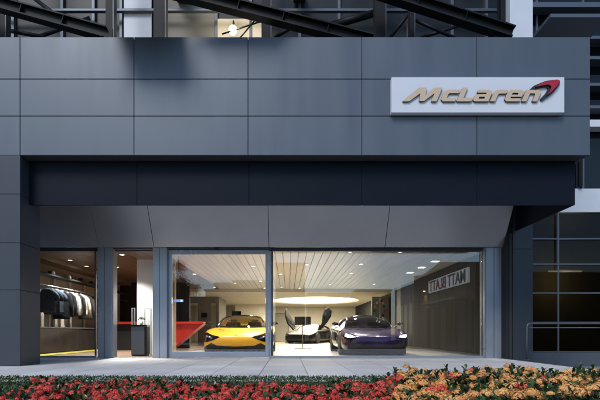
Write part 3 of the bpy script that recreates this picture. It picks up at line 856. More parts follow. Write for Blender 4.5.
for px, py, lb in (
    (194.5, 274.0, 'round downlight at left, above the red desk'),
    (214.5, 287.0, 'round downlight above the left headlight of yellow car'),
    (226.0, 294.5, 'distant downlight above left side of yellow car roof'),
    (253.0, 266.0, 'round downlight above the yellow car nearest the glass'),
    (260.5, 281.0, 'second downlight in the row beside the door mullion'),
    (264.5, 288.0, 'third downlight in the row beside the door mullion'),
    (280.5, 274.0, 'round downlight right of the mullion near the glass'),
    (281.5, 287.0, 'downlight directly behind the first one right of mullion'),
    (299.5, 288.0, 'downlight just before the oval lamp'),
    (307.0, 264.5, 'bright downlight in the middle nearest the glass'),
    (361.0, 264.0, 'downlight above the purple car nearest the glass'),
    (351.0, 273.0, 'downlight behind the one above the purple car'),
    (374.0, 284.0, 'rear downlight above the paint samples'),
    (330.0, 284.5, 'rear downlight in front of the oval lamp above purple car'),
    (235.0, 283.0, 'dim downlight above the yellow windscreen')):
    downlight(px, py, lb, watt=20 if py < 275 else 9)
for px, lb in ((212, 'added fill downlight hidden behind the door head above the left headlight'), (252, 'added fill downlight hidden behind the door head near the mullion'),
               (350, 'added fill downlight hidden behind the glass head left of purple car'), (400, 'added fill downlight hidden behind the glass head right of purple car')):
    downlight(px, 333-2.1*480/12.44, lb, watt=9, r=0.04)  # added lamps, hidden behind the head, to light the car fronts
for px, py, lb in ((410, 272.6, 'rectangular downlight furthest back along the dark right wall'),
                   (421.6, 267.3, 'middle rectangular downlight along the dark right wall'),
                   (435, 261.2, 'rectangular downlight nearest the glass along the right wall')):
    downlight(px, py, lb, square=True, watt=1.5)
for px, py, lb in ((70, 260, 'shop ceiling downlight nearest the dark pier'),
                   (86.5, 266, 'second shop ceiling downlight above the clothes'),
                   (122, 254.5, 'downlight just inside the open doorway'),
                   (116.5, 267, 'rear downlight seen through the open doorway')):
    downlight(px, py, lb, watt=13)
# accent spots on clothes wall
def spot(loc, target, watt, size=60, col=(1, 0.85, 0.65)):
    l = bpy.data.lights.new('accent_beam', 'SPOT'); l.energy = watt; l.spot_size = R(size); l.spot_blend = 0.6
    l.shadow_soft_size = 0.08; l.color = col
    o = bpy.data.objects.new('accent_beam', l); C.objects.link(o); o.location = loc
    o.rotation_euler = (Vector(loc)-Vector(target)).to_track_quat('Z', 'Y').to_euler()
    return o

# ================================================================== CARS
def loft(sections, caps=True):
    b = MB(); k = len(sections[0])
    for s in sections: b.v += s
    for i in range(len(sections)-1):
        for j in range(k):
            b.f.append([i*k+j, i*k+(j+1) % k, (i+1)*k+(j+1) % k, (i+1)*k+j]); b.mi.append(0)
    if caps:
        b.f.append(list(range(k))[::-1]); b.mi.append(0)
        b.f.append([(len(sections)-1)*k+j for j in range(k)]); b.mi.append(0)
    return b
ST = [  # y, wb, zb, P2, P3, P4, P5, P6, zc
 (0.00, .52, .15, (.56, .20), (.57, .34), (.54, .44), (.46, .50), (.28, .53), .54),
 (0.10, .70, .13, (.77, .19), (.78, .38), (.74, .51), (.64, .57), (.38, .585), .585),
 (0.26, .80, .12, (.88, .18), (.90, .42), (.87, .58), (.76, .65), (.46, .63), .63),
 (0.52, .84, .12, (.93, .18), (.955, .45), (.94, .63), (.82, .72), (.50, .675), .68),
 (0.95, .84, .12, (.95, .20), (.975, .48), (.96, .68), (.84, .775), (.55, .735), .735),
 (1.35, .84, .12, (.93, .20), (.93, .46), (.94, .68), (.83, .79), (.60, .79), .795),
 (1.75, .84, .12, (.92, .20), (.89, .44), (.92, .68), (.84, .80), (.62, .80), .80),
 (2.40, .84, .12, (.93, .20), (.89, .46), (.93, .70), (.86, .82), (.62, .81), .81),
 (2.95, .84, .12, (.94, .20), (.93, .50), (.96, .74), (.88, .86), (.60, .88), .90),
 (3.55, .84, .13, (.96, .22), (.985, .55), (.975, .79), (.88, .90), (.55, .90), .90),
 (4.05, .80, .16, (.93, .25), (.965, .58), (.95, .80), (.86, .89), (.50, .88), .88),
 (4.35, .74, .22, (.86, .32), (.92, .60), (.90, .80), (.82, .88), (.50, .89), .89),
 (4.50, .66, .30, (.78, .40), (.84, .62), (.83, .78), (.76, .85), (.50, .87), .87),
]
def body_mesh(name, paint):
    secs = []
    for (y, wb, zb, p2, p3, p4, p5, p6, zc) in ST:
        half = [(wb, zb), p2, p3, p4, p5, p6]
        pts = [(0, y, zb)] + [(x, y, z) for x, z in half] + [(0, y, zc)] + [(-x, y, z) for x, z in half[::-1]]
        secs.append(pts)
    b = loft(secs)
    me = bpy.data.meshes.new(name); me.from_pydata(b.v, [], b.f); me.materials.append(paint); me.materials.append(M['black'])
    bm = bmesh.new(); bm.from_mesh(me); bmesh.ops.recalc_face_normals(bm, faces=bm.faces); bm.to_mesh(me); bm.free()
    o = bpy.data.objects.new(name, me); C.objects.link(o)
    m = o.modifiers.new('s', 'SUBSURF'); m.levels = 2; m.render_levels = 2
    # wheel arch cutters
    cb = MB()
    for y, r in ((0.98, 0.375), (3.60, 0.39)):
        for s in (-1, 1):
            prof = [(r, 0), (r, 0.42)]
            cb.lathe((0.62 if s > 0 else -0.62-0.42, y, 0.335), prof, 40, 'x')
    cme = bpy.data.meshes.new('cut'); cme.from_pydata(cb.v, [], cb.f); cme.materials.append(M['black'])
    bm = bmesh.new(); bm.from_mesh(cme); bmesh.ops.recalc_face_normals(bm, faces=bm.faces); bm.to_mesh(cme); bm.free()
    co_ = bpy.data.objects.new('cut', cme); C.objects.link(co_)
    bo = o.modifiers.new('b', 'BOOLEAN'); bo.operation = 'DIFFERENCE'; bo.object = co_; bo.solver = 'EXACT'
    bo.material_mode = 'TRANSFER'
    dg = bpy.context.evaluated_depsgraph_get()
    out = bpy.data.meshes.new_from_object(o.evaluated_get(dg), depsgraph=dg)
    bpy.data.objects.remove(o); bpy.data.objects.remove(co_)
    autosmooth(out, 38)
    return out
def patch(bvh, poly, m, name, parent, axis='y', off=0.005, cuts=5, mirror=True):
    obs = []
    for s in ((1, -1) if mirror else (1,)):
        bm = bmesh.new()
        vs = [bm.verts.new((s*p[0], p[1], 0)) for p in poly]
        f = bm.faces.new(vs)
        bmesh.ops.triangulate(bm, faces=[f])
        for _ in range(6):
            es = [e for e in bm.edges if e.calc_length() > 0.035]
            if not es: break
            bmesh.ops.subdivide_edges(bm, edges=es, cuts=1)
            bmesh.ops.triangulate(bm, faces=[f for f in bm.faces if len(f.verts) > 3])
        dead = []
        for v in bm.verts:
            if axis == 'y': h = bvh.ray_cast(Vector((v.co.x, -2, v.co.y)), Vector((0, 1, 0)))
            else: h = bvh.ray_cast(Vector((v.co.x, v.co.y, 3)), Vector((0, 0, -1)))
            if h[0] is None: dead.append(v); continue
            v.co = h[0] + h[1]*off
        bmesh.ops.delete(bm, geom=dead, context='VERTS')
        # give the patch a little thickness
        me = bpy.data.meshes.new(name); bm.to_mesh(me); bm.free(); me.materials.append(m)
        for p in me.polygons: p.use_smooth = True
        o = link(name, me, parent)
        obs.append(o)
    return obs
def car(name, paint, label, loc, rz, lit=False, rim='rim', doors_up=False, style=0, roof=True, plate=False):
    root = empty(name, loc, rz, label, 'car')
    me = body_mesh('body', paint)
    body = link('body', me, root)
    bm = bmesh.new(); bm.from_mesh(me); bvh = BVHTree.FromBMesh(bm); bm.free()
    # headlamp sockets
    if style == 0:
        hp = [(.42, .52), (.66, .58), (.84, .65), (.93, .60), (.93, .44), (.86, .37), (.70, .41), (.54, .47)]
        lp = [(.62, .485), (.74, .535), (.84, .575), (.84, .545), (.74, .50), (.64, .465)]
        ip = [(-.72, .135), (-.86, .20), (-.84, .27), (-.66, .36), (-.50, .29), (0, .265), (.50, .29), (.66, .36), (.84, .27), (.86, .20), (.72, .135)]
    else:
        hp = [(.52, .50), (.68, .575), (.85, .62), (.90, .54), (.86, .46), (.70, .44)]
        lp = [(.58, .51), (.70, .565), (.84, .59), (.86, .53), (.80, .50), (.70, .50)]
        ip = [(-.70, .135), (-.80, .20), (-.78, .36), (-.60, .37), (-.42, .27), (0, .25), (.42, .27), (.60, .37), (.78, .36), (.80, .20), (.70, .135)]
    hs = patch(bvh, hp, M['blackgloss'], 'headlight', root)
    for h, s in zip(hs, (1, -1)):
        bq = [(s*0+p[0], p[1]) for p in lp]
        q = patch(bvh, bq, M['led'] if lit else M['lensc'], 'lens', h, off=0.012, mirror=False) if s == 1 else patch(bvh, [(-p[0], p[1]) for p in lp], M['led'] if lit else M['lensc'], 'lens', h, off=0.012, mirror=False)
    patch(bvh, ip, M['black'], 'grille', root, mirror=False)
    # splitter
    b = MB(); prof = [(-.86, .34), (-.80, .12), (-.60, -.02), (0, -.06), (.60, -.02), (.80, .12), (.86, .34)]
    n = len(prof)
    b.v = [(x, y, .06) for x, y in prof] + [(x, y, .11) for x, y in prof]
    b.f = [list(range(n)), list(range(n, 2*n))[::-1]] + [[i, (i+1) % n, n+(i+1) % n, n+i] for i in range(n)]
    b.mi = [0]*len(b.f)
    b.build('splitter', M['door_dark'], root)
    MB().box(-.74, .74, .34, 4.0, .05, .14).build('undertray_shade', M['door_dark'], root)  # undertray as a dark box, added for the shade under the car
    # bonnet vents and seams
    patch(bvh, [(.36, .62), (.40, .60), (.60, .86), (.56, .90)], M['black'], 'bonnet_vent', root, axis='z')
    patch(bvh, [(-.05, .065), (.05, .065), (.04, .09), (-.04, .09)], M['plinth_grey'], 'badge', root, axis='z', mirror=False, off=0.006)
    b = [(-.62, .30), (.62, .30), (.62, .306), (-.62, .306)]
    patch(bvh, b, M['black'], 'seam', root, axis='z', mirror=False, off=0.002)
    # side intakes seen from the side
    for s in (-1, 1):
        MB().prism([(0, 0)], 0, 0) if False else None
        b = MB()
        b.quad((s*.952, 2.35, .62), (s*.978, 2.95, .70), (s*.972, 2.95, .42), (s*.935, 2.45, .34))
        b.build('side_intake', M['black'], root, fix=False)
    # greenhouse
    cowl = [(-.70, 1.50, .795), (-.40, 1.34, .785), (0, 1.28, .785), (.40, 1.34, .785), (.70, 1.50, .795)]
    head = [(-.52, 2.16, 1.12), (-.28, 2.08, 1.155), (0, 2.05, 1.165), (.28, 2.08, 1.155), (.52, 2.16, 1.12)]
    b = MB(); n = 5; rows = 6
    for i in range(rows):
        t = i/(rows-1)
        for c, h in zip(cowl, head):
            q = Vector(c).lerp(Vector(h), t); q.z += 0.05*math.sin(math.pi*t); b.v.append(tuple(q))
    for i in range(rows-1):
        for j in range(n-1):
            b.f.append([i*n+j, i*n+j+1, (i+1)*n+j+1, (i+1)*n+j]); b.mi.append(0)
    b.build('windscreen', M['carglass'], root, smooth=True)
    def arc(a, c, up=0.05, k=8):
        out = []
        for i in range(k+1):
            t = i/k; q = Vector(a).lerp(Vector(c), t); q.z += up*math.sin(math.pi*t); out.append(tuple(q))
        return out
    fm = M['blackgloss']
    for s in (-1, 1):
        MB().tube(arc((s*.72, 1.48, .79), (s*.535, 2.17, 1.115)), 0.028, 8).build('pillar', paint if style == 0 and not roof else fm, root, smooth=True)
        # side window
        b = MB().quad((s*.72, 1.55, .81), (s*.55, 2.17, 1.11), (s*.53, 2.75, 1.12), (s*.60, 3.0, .95), (s*.74, 2.7, .84))
        if not doors_up: b.build('side_window', M['carglass'], root, fix=False)
        # buttress
        MB().tube(arc((s*.55, 2.78, 1.09), (s*.66, 3.85, .88), 0.03), [0.03, 0.035, 0.04, 0.05, 0.055, 0.06, 0.06, 0.05, 0.03], 8).build('buttress', paint, root, smooth=True)
        # mirror
        if not doors_up:
            MB().tube([(s*.80, 1.72, .80), (s*.93, 1.68, .885)], 0.013, 6).build('mirror_arm', M['black'], root)
            mb = MB(); mb.lathe((s*1.0, 1.66, .915), [(0.0, -.06), (.055, -.05), (.07, 0), (.06, .06), (0, .07)], 14, 'y')
            mb.v = [((x-s*1.0)*1.45+s*1.0, y, (z-.915)*0.85+.915) for x, y, z in mb.v]
            mb.build('mirror', fm, root, smooth=True)
    MB().tube(arc((-.535, 2.17, 1.115), (.535, 2.17, 1.115), 0.055), 0.03, 8).build('header_rail', fm, root, smooth=True)
    if roof:
        b = MB(); rows = 6; cols_ = 9
        for i in range(rows):
            t = i/(rows-1)
            for j in range(cols_):
                u = j/(cols_-1)*2-1
                b.v.append((u*(.54-.02*t), 2.15+.62*t, 1.12+.055*math.cos(u*1.57)+0.015*math.sin(math.pi*t)))
        m_ = len(b.v); b.v += [(x, y, z-0.035) for x, y, z in b.v]
        for i in range(rows-1):
            for j in range(cols_-1):
                q = [i*cols_+j, i*cols_+j+1, (i+1)*cols_+j+1, (i+1)*cols_+j]
                b.f.append(q); b.mi.append(0); b.f.append([m_+z for z in q[::-1]]); b.mi.append(0)
        b.build('roof', M['blackgloss'], root, smooth=True)
        MB().quad((-.52, 2.78, 1.13), (.52, 2.78, 1.13), (.5, 3.35, .92), (-.5, 3.35, .92)).build('rear_window', M['carglass'], root, fix=False)
    # seats, dashboard, steering wheel
    MB().box(-.66, .66, 1.5, 1.8, .70, .84).build('dashboard', M['black'], root, bevel=0.04)
    for s in (-1, 1):
        b = MB().box(s*.34-.22, s*.34+.22, 2.50, 2.62, .60, .98).box(s*.34-.11, s*.34+.11, 2.52, 2.60, .985, 1.06)
        b.build('seat', M['black'], root, bevel=0.04)
    mb = MB()
    mb.tube([(-.34+.16*math.cos(a*math.pi/8), 1.95, .86+.16*math.sin(a*math.pi/8)) for a in range(17)], 0.014, 6)
    mb.build('steering_wheel', M['black'], root, smooth=True)
    # cockpit opening made dark
    # wheels
    for y, r in ((0.98, 0.325), (3.60, 0.34)):
        for s in (-1, 1):
            wl = empty('wheel', (s*0.84, y, r), 0); wl.parent = root
            MB().lathe((0, 0, 0), [(r-.075, -.12), (r-.01, -.12), (r, -.09), (r, .09), (r-.01, .12), (r-.075, .12)], 36, 'x').build('tyre', M['rubber'], wl, smooth=True)
            b = MB()
            R0 = r-.078
            b.lathe((0, 0, 0), [(R0, -.11), (R0+.004, -.11), (R0+.004, .11), (R0, .11)], 36, 'x')
            b.lathe((s*.07, 0, 0), [(.05, -.03), (.05, .03)], 16, 'x')
            for k in range(10):
                a = 2*math.pi*k/10
                p0 = Vector((s*.075, .04*math.cos(a), .04*math.sin(a))); p1 = Vector((s*.095, R0*math.cos(a+.12), R0*math.sin(a+.12)))
                b.bar(p0, p1, .022, .028, up=(1, 0, 0))
            b.lathe((s*0.02, 0, 0), [(.17, -.012), (.17, .012)], 24, 'x')
            b.build('rim', M[rim], wl)
    if doors_up:
        for s in (-1, 1):
            # dihedral door: shell hinged at the front of the sill, swung up and forward
            b = MB()
            prof = [(0, .0), (.12, .55), (.30, .98), (.62, 1.16), (.98, 1.10), (1.16, .78), (1.10, .38), (.85, .04), (.4, -.10)]
            n = len(prof)
            def P(u, v, t):
                return (t + 0.10*math.sin(v*2.4)*s + (-s*0.16)*(v > .6)*(v-.6)*2, u, v)
            vs = [P(u, v, 0) for u, v in prof] + [P(u, v, s*0.09) for u, v in prof]
            b.v = vs
            b.f = [list(range(n)), list(range(n, 2*n))[::-1]] + [[i, (i+1) % n, n+(i+1) % n, n+i] for i in range(n)]
            b.mi = [0]*len(b.f)
            d = b.build('door', M['door_dark'], root, bevel=0.02)
            d.location = (s*0.80, 1.45, 0.82)
            d.rotation_euler = (R(38), s*R(26), 0)
            gb = MB(); g2 = [(.28, .62), (.36, .92), (.62, 1.06), (.90, 1.0), (1.0, .72)]
            gb.v = [P(u, v, s*0.098) for u, v in g2] + [P(u, v, s*0.104) for u, v in g2]
            k2 = len(g2)
            gb.f = [list(range(k2)), list(range(k2, 2*k2))[::-1]] + [[i, (i+1) % k2, k2+(i+1) % k2, k2+i] for i in range(k2)]
            gb.mi = [0]*len(gb.f)
            gb.build('door_window', M['dark_glass'], d)
    return root
M['lensc'] = mat('lensc', (0.25, 0.26, 0.28), 0.15, 0.6, coat=0.5)
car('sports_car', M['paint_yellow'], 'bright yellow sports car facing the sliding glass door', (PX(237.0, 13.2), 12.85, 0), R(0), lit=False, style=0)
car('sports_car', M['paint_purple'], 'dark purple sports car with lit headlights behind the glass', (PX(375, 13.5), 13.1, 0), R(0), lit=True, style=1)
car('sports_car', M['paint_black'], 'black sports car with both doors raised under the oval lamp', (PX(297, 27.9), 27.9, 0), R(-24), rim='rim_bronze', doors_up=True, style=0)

# ================================================================== RIGHT SIDE: NEIGHBOUR BUILDING, HANDRAIL
DN = 15.0
NB = empty('neighbour_building', (10, DN, -0.4), 0, 'dark glazed neighbour building with white spandrel at right', 'building')
NB.location = (0, 0, 0)
x0, x1 = 6.05, 22.0
MB().box(x0, x1, DN, DN+0.25, -0.42, PZ(353, DN)).build('plinth_wall', M['clad'], NB)
MB().box(x0, x1, DN, DN+0.12, PZ(212, DN), PZ(188.5, DN)).build('spandrel', M['white_panel'], NB, bevel=0.006)
b = MB()
for py in (238.5, 264, 293, 322.5, 352):
    z = PZ(py, DN); b.box(x0, x1, DN+0.02, DN+0.10, z-0.022, z+0.022)
x = PX(558.5, DN) - 0.0
k = 0
xx = PX(558.5, DN)
while xx < x1:
    b.box(xx-0.025, xx+0.025, DN+0.01, DN+0.019, PZ(353, DN), PZ(213, DN))
    xx += 1.6
b.build('curtain_frame', M['steel_mid'], NB)
MB().box(x0, x1, DN+0.105, DN+0.12, PZ(353, DN)+0.002, PZ(213, DN)).build('window', glass_mat('nb_glass', (0.36, 0.34, 0.29), 0.45), NB)
# dim room behind
struct(MB().box(x0, x1, DN+5, DN+5.1, -0.4, 4.5).build('wall_room', mat('room', (0.20, 0.17, 0.10), 0.8)))
struct(MB().box(x0, x1, DN+0.13, DN+5, -0.45, -0.40).build('floor_room', M['grey_wall']))
struct(MB().box(x0, x1, DN+0.13, DN+5, 4.4, 4.5).build('ceiling_room', M['black']))
tl_ = empty('strip_light', (PX(565, 19), 19, PZ(272, 19)), 0, 'thin strip light glowing inside the dark neighbour building', 'lamp')
MB().box(-0.65, 0.65, -0.04, 0.04, 0, 0.05).build('diffuser', mat('dim_lamp', (1, 1, 1), 0.4, emit=(1.0, 0.85, 0.55), estr=0.7), tl_)
MB().box(-0.67, 0.67, -0.05, 0.05, 0.052, 0.09).build('housing', M['white'], tl_)
MB().tube([(0, 0, 0.09), (0, 0, 4.4-PZ(272, 19))], 0.005, 6).build('hanging_wire', M['steel'], tl_)
l = bpy.data.lights.new('strip_glow', 'POINT'); l.energy = 24; l.color = (1, 0.93, 0.78); l.shadow_soft_size = 0.3
lo = bpy.data.objects.new('strip_glow', l); C.objects.link(lo); lo.parent = tl_; lo.location = (0, 0, -0.25)
# upper part of neighbour: glass with ledges
b = MB(); xx = x0 + 0.3
MB().box(x0, x1, DN+0.10, DN+0.13, PZ(188, DN), 14).build('upper_window', M['dark_glass'], NB)
while xx < x1:
    b.box(xx-0.03, xx+0.03, DN+0.03, DN+0.098, PZ(188, DN), 14); xx += 1.45
b.build('upper_mullion', M['steel_mid'], NB)
for py, h, m in ((128, 7, 'white_panel'), (112, 3, 'steel_mid'), (90, 3, 'steel_mid'), (64, 3, 'steel_mid'), (44, 3, 'steel_mid'), (12, 5, 'steel_mid'), (-20, 4, 'steel_mid')):
    MB().box(x0-0.4 if py < 30 else x0, x1, DN-0.35, DN+0.02, PZ(py+h/2, DN), PZ(py-h/2, DN)).build('ledge', M[m], NB, bevel=0.006)
MB().box(PX(577, DN), PX(580.5, DN), DN-0.12, DN-0.02, PZ(187, DN), PZ(132, DN)).build('window_jamb', M['steel_dark'], NB)
MB().box(PX(533, 12), PX(590, 12), 11.2, 12.6, PZ(17, 11.2), PZ(17, 11.2)+0.08).build('roof_slab', M['steel_mid'], B)
# handrail
DH = 11.25
o = empty('handrail', (PX(527, DH), DH, 0), 0, 'slim metal handrail beside the ramp at the right', 'handrail')
zt = PZ(323.5, DH)
MB().tube([(0, 0, -0.0), (0, 0, zt-0.07), (0.02, 0, zt-0.02), (0.07, 0, zt), (5.5, 0, zt)], 0.019, 10).build('rail', M['steel_mid'], o, smooth=True)
MB().tube([(0.055, 0.0, -0.1+zt), (5.5, 0, -0.1+zt)], 0.010, 8).build('lower_rail', M['steel_mid'], o, smooth=True)
for xx in (1.9, 3.8): MB().tube([(xx, 0, -0.42), (xx, 0, zt-0.02)], 0.018, 8).build('post', M['steel'], o, smooth=True)
MB().box(-0.05, 0.05, -0.05, 0.05, 0.0, 0.008).build('foot', M['steel'], o)

# upper storey lamp
o = empty('warm_lamp', (PX(233, 11.95), 11.95, PZ(30, 11.95)), 0, 'glowing round warm lamp behind the upper steel beams', 'lamp')
MB().lathe((0, 0, 0), [(0.0, -.11), (.06, -.095), (.10, -.04), (.10, .04), (.06, .095), (0.02, .11)], 20).build('globe', mat('globe', (1, 1, 1), 0.4, emit=(1.0, 0.72, 0.32), estr=5), o, smooth=True)
MB().tube([(0, 0, .11), (0, 0.1, .3), (0, 0.3, .3)], 0.015, 8).build('bracket', M['steel_dark'], o)
l = bpy.data.lights.new('globe_glow', 'POINT'); l.energy = 40; l.color = (1, 0.78, 0.38); l.shadow_soft_size = 0.1
lo = bpy.data.objects.new('globe_glow', l); C.objects.link(lo); lo.parent = o; lo.location = (0, -0.2, 0)
MB().box(PX(216, DU), PX(261, DU), DU+0.22, DU+0.29, zu0, PZ(13, DU)).build('blind', M['wall_warm'], B)

# ================================================================== ACROSS THE STREET (seen in the glass)
OX = 11.2
fb = empty('furniture_shop', (OX+6, -12, -0.9), 0, 'brown shop building across the street with a long white sign', 'building')
fb.location = (0, 0, 0)
yv = lambda px: 24.6 - 480*OX/(px-288)
def hz(px, py): return EYE + (333-py)*(OX/(px-288))
prof = [(yv(476), -0.99), (yv(476), hz(470, 264)), (yv(464), hz(464, 262)), (yv(440), hz(440, 262)), (yv(423), hz(423, 275)), (yv(414), hz(414, 276)), (yv(414), -0.99)]
b = MB(); n = len(prof)
b.v = [(OX, y, z) for y, z in prof] + [(OX+14, y, z) for y, z in prof]
b.f = [list(range(n)), list(range(n, 2*n))[::-1]] + [[i, (i+1) % n, n+(i+1) % n, n+i] for i in range(n)]; b.mi = [0]*len(b.f)
b.build('wall', M['brown_wall'], fb)
b = MB()
for p0, p1 in ((427, 431), (434, 441), (446, 458), (472, 474)):
    b.box(OX-0.02, OX+0.0, yv(p0), yv(p1), -0.78, 2.6)
b.build('shop_window', M['dark_glass'], fb)
MB().box(OX-0.9, OX-0.001, yv(432), yv(470), 2.75, 2.9).build('awning', M['grey_wall'], fb)
# sign board, readable from the street, mirrored in the glass
ya, yb2 = yv(430), yv(470)
zb1 = hz(430, 294)+0.05; zt1 = hz(430, 281.5)
sgn = empty('shop_sign', (OX-0.003, (ya+yb2)/2, zb1), 0, 'long white shop sign with grey and red letters across the street', 'sign')
hl = abs(yb2-ya)/2
MB().box(-0.12, 0, -hl, hl, 0, zt1-zb1).build('board', mat('lit_board', (0.8, 0.8, 0.8), 0.5, emit=(0.9, 0.95, 1.0), estr=0.55), sgn, bevel=0.01)
def text_mesh(txt, size, depth, m, parent, loc, rot, sx_=1.0):
    cu = bpy.data.curves.new('t', 'FONT'); cu.body = txt; cu.size = size; cu.extrude = depth; cu.offset = 0.004
    tmp = bpy.data.objects.new('t', cu); C.objects.link(tmp)
    dg = bpy.context.evaluated_depsgraph_get(); me = bpy.data.meshes.new_from_object(tmp.evaluated_get(dg)); bpy.data.objects.remove(tmp)
    wd = max(v.co.x for v in me.vertices)
    me.transform(Matrix.Diagonal((sx_/wd, 1, 1, 1)))
    me.transform(rot)
    me.materials.clear(); me.materials.append(m)
    return link('lettering', me, parent, 0, loc)
# text reads correctly for someone in the street looking toward +X: left of reader is +Y
rot = Matrix.Rotation(R(-90), 4, 'Z') @ Matrix.Rotation(R(90), 4, 'X')
hh = (zt1-zb1)
text_mesh('MATT', hh*1.22, 0.02, mat('txt_grey', (0.16, 0.14, 0.14), 0.5), sgn, (-0.145, hl*0.93, hh*0.08), rot, hl*0.82)
text_mesh('BLATT', hh*1.22, 0.02, mat('txt_red', (0.35, 0.02, 0.03), 0.5), sgn, (-0.145, hl*0.03, hh*0.08), rot, hl*0.94)
# wall lamp
yl = yv(425.5)
o = empty('wall_lamp', (OX-0.1, yl, hz(425.5, 291)), 0, 'lit wall lamp beside the shop sign across the street', 'lamp')
MB().lathe((0, 0, 0), [(0.02, .2), (.16, .02), (.17, -.0), (.15, 0.0)], 16).build('shade', M['steel_dark'], o)
MB().lathe((0, 0, 0), [(0.0, -.08), (.07, -.06), (.10, 0), (.02, .1)], 14).build('bulb', mat('bulb', (1, 1, 1), 0.4, emit=(1, 0.7, 0.35), estr=12), o, smooth=True)
l = bpy.data.lights.new('wall_lamp_glow', 'SPOT'); l.energy = 260; l.color = (1, 0.68, 0.32); l.spot_size = R(100); l.spot_blend = 0.8
lo = bpy.data.objects.new('wall_lamp_glow', l); C.objects.link(lo); lo.parent = o; lo.location = (-0.25, 0, -0.12); lo.rotation_euler = (0, R(-12), 0)
# second building further away along the side street
o = empty('low_office_building', (OX+6, -30, -0.9), 0, 'grey flat roofed low building beyond the sign shop across the street', 'building')
o.location = (0, 0, 0)
MB().box(OX+0.3, OX+14, yv(392), yv(414)-0.01, -0.99, hz(414, 285)+0.3).build('wall', M['grey_wall'], o)
b = MB(); y = yv(392)+0.6
while y < yv(414)-1.2:
    b.box(OX+0.27, OX+0.299, y, y+1.1, -0.5, 3.4); y += 1.9
b.build('window', M['dark_glass'], o)
def tower(px0, px1, py, D, label, nm='tower_block', m='tower_wall', dep=10):
    y = 24.6-D
    xa, xb = PX(px0, D), PX(px1, D); zt = PZ(py, D)
    o = empty(nm, ((xa+xb)/2, y, -1.0), 0, label, 'building')
    hw = (xb-xa)/2
    MB().box(-hw, hw, -dep, 0, 0, zt+1).build('wall', M[m], o)
    b = MB(); n = max(2, int((xb-xa)/1.8)); st = (xb-xa)/n
    z = 1.6
    while z < zt-0.8:
        for i in range(n):
            b.box(-hw+st*i+st*0.25, -hw+st*i+st*0.75, 0.001, 0.03, z, z+1.3)
        z += 3.0
    b.build('window', M['dark_glass'], o)
    MB().box(-hw-0.2, hw+0.2, -dep-0.2, 0.2, zt+1.001, zt+1.25).build('parapet', M[m], o)
tower(275.5, 305, 264.5, 70, 'dark tower block straight across the street', dep=8)
tower(234, 268, 282, 80, 'wide mid height block left of the dark tower')
tower(215, 232, 284.5, 72, 'narrow block left of the wide block across the street')
tower(140, 205, 298, 85, 'long low block far left across the street')
tower(308, 356, 294, 90, 'long low block right of the dark tower')
tower(357, 391, 291, 84, 'low block beyond the grey building across the street')
tower(205.5, 214.5, 291, 76, 'slim low block between the narrow block and far left block')

# ================================================================== FOLIAGE
def foliage_arrays(P, Dn, Nn, Ln, Wn):
    """leaf: 6 verts (base, left, right, tip, centre fold) built for arrays of position, direction, normal"""
    n = len(P)
    D = Dn/np.linalg.norm(Dn, axis=1, keepdims=True)
    S = np.cross(D, Nn); S /= (np.linalg.norm(S, axis=1, keepdims=True)+1e-9)
    N2 = np.cross(S, D)
    L_ = Ln[:, None]; W_ = Wn[:, None]
    base = P; mid = P + D*L_*0.55 + N2*L_*0.03
    tip = P + D*L_ - N2*L_*0.10
    l1 = P + D*L_*0.5 + S*W_/2 + N2*L_*0.08
    r1 = P + D*L_*0.5 - S*W_/2 + N2*L_*0.08
    l2 = P + D*L_*0.82 + S*W_*0.36 + N2*L_*0.02
    r2 = P + D*L_*0.82 - S*W_*0.36 + N2*L_*0.02
    V = np.stack([base, l1, l2, tip, r2, r1, mid], axis=1).reshape(-1, 3)
    idx = np.arange(n)[:, None]*7
    Fc = np.concatenate([idx+np.array([[0, 6, 1]]), idx+np.array([[1, 6, 2]]), idx+np.array([[2, 6, 3]]),
                         idx+np.array([[3, 6, 4]]), idx+np.array([[4, 6, 5]]), idx+np.array([[5, 6, 0]])], axis=0)
    return V, Fc
def mesh_np(name, parts, mats):
    vs = []; fs = []; mi = []; off = 0
    for V, Fc, m in parts:
        vs.append(V); fs.append(Fc+off); mi.append(np.full(len(Fc), m)); off += len(V)
    V = np.concatenate(vs); Fc = np.concatenate(fs); mi = np.concatenate(mi)
    k = Fc.shape[1]
    me = bpy.data.meshes.new(name)
    me.vertices.add(len(V)); me.vertices.foreach_set('co', V.astype(np.float32).ravel())
    me.loops.add(Fc.size); me.loops.foreach_set('vertex_index', Fc.astype(np.int32).ravel())
    me.polygons.add(len(Fc)); me.polygons.foreach_set('loop_start', np.arange(0, Fc.size, k, dtype=np.int32))
    me.polygons.foreach_set('loop_total', np.full(len(Fc), k, dtype=np.int32))
    me.polygons.foreach_set('material_index', mi.astype(np.int32))
    me.update(calc_edges=True); me.validate()
    for m in mats: me.materials.append(m)
    return me
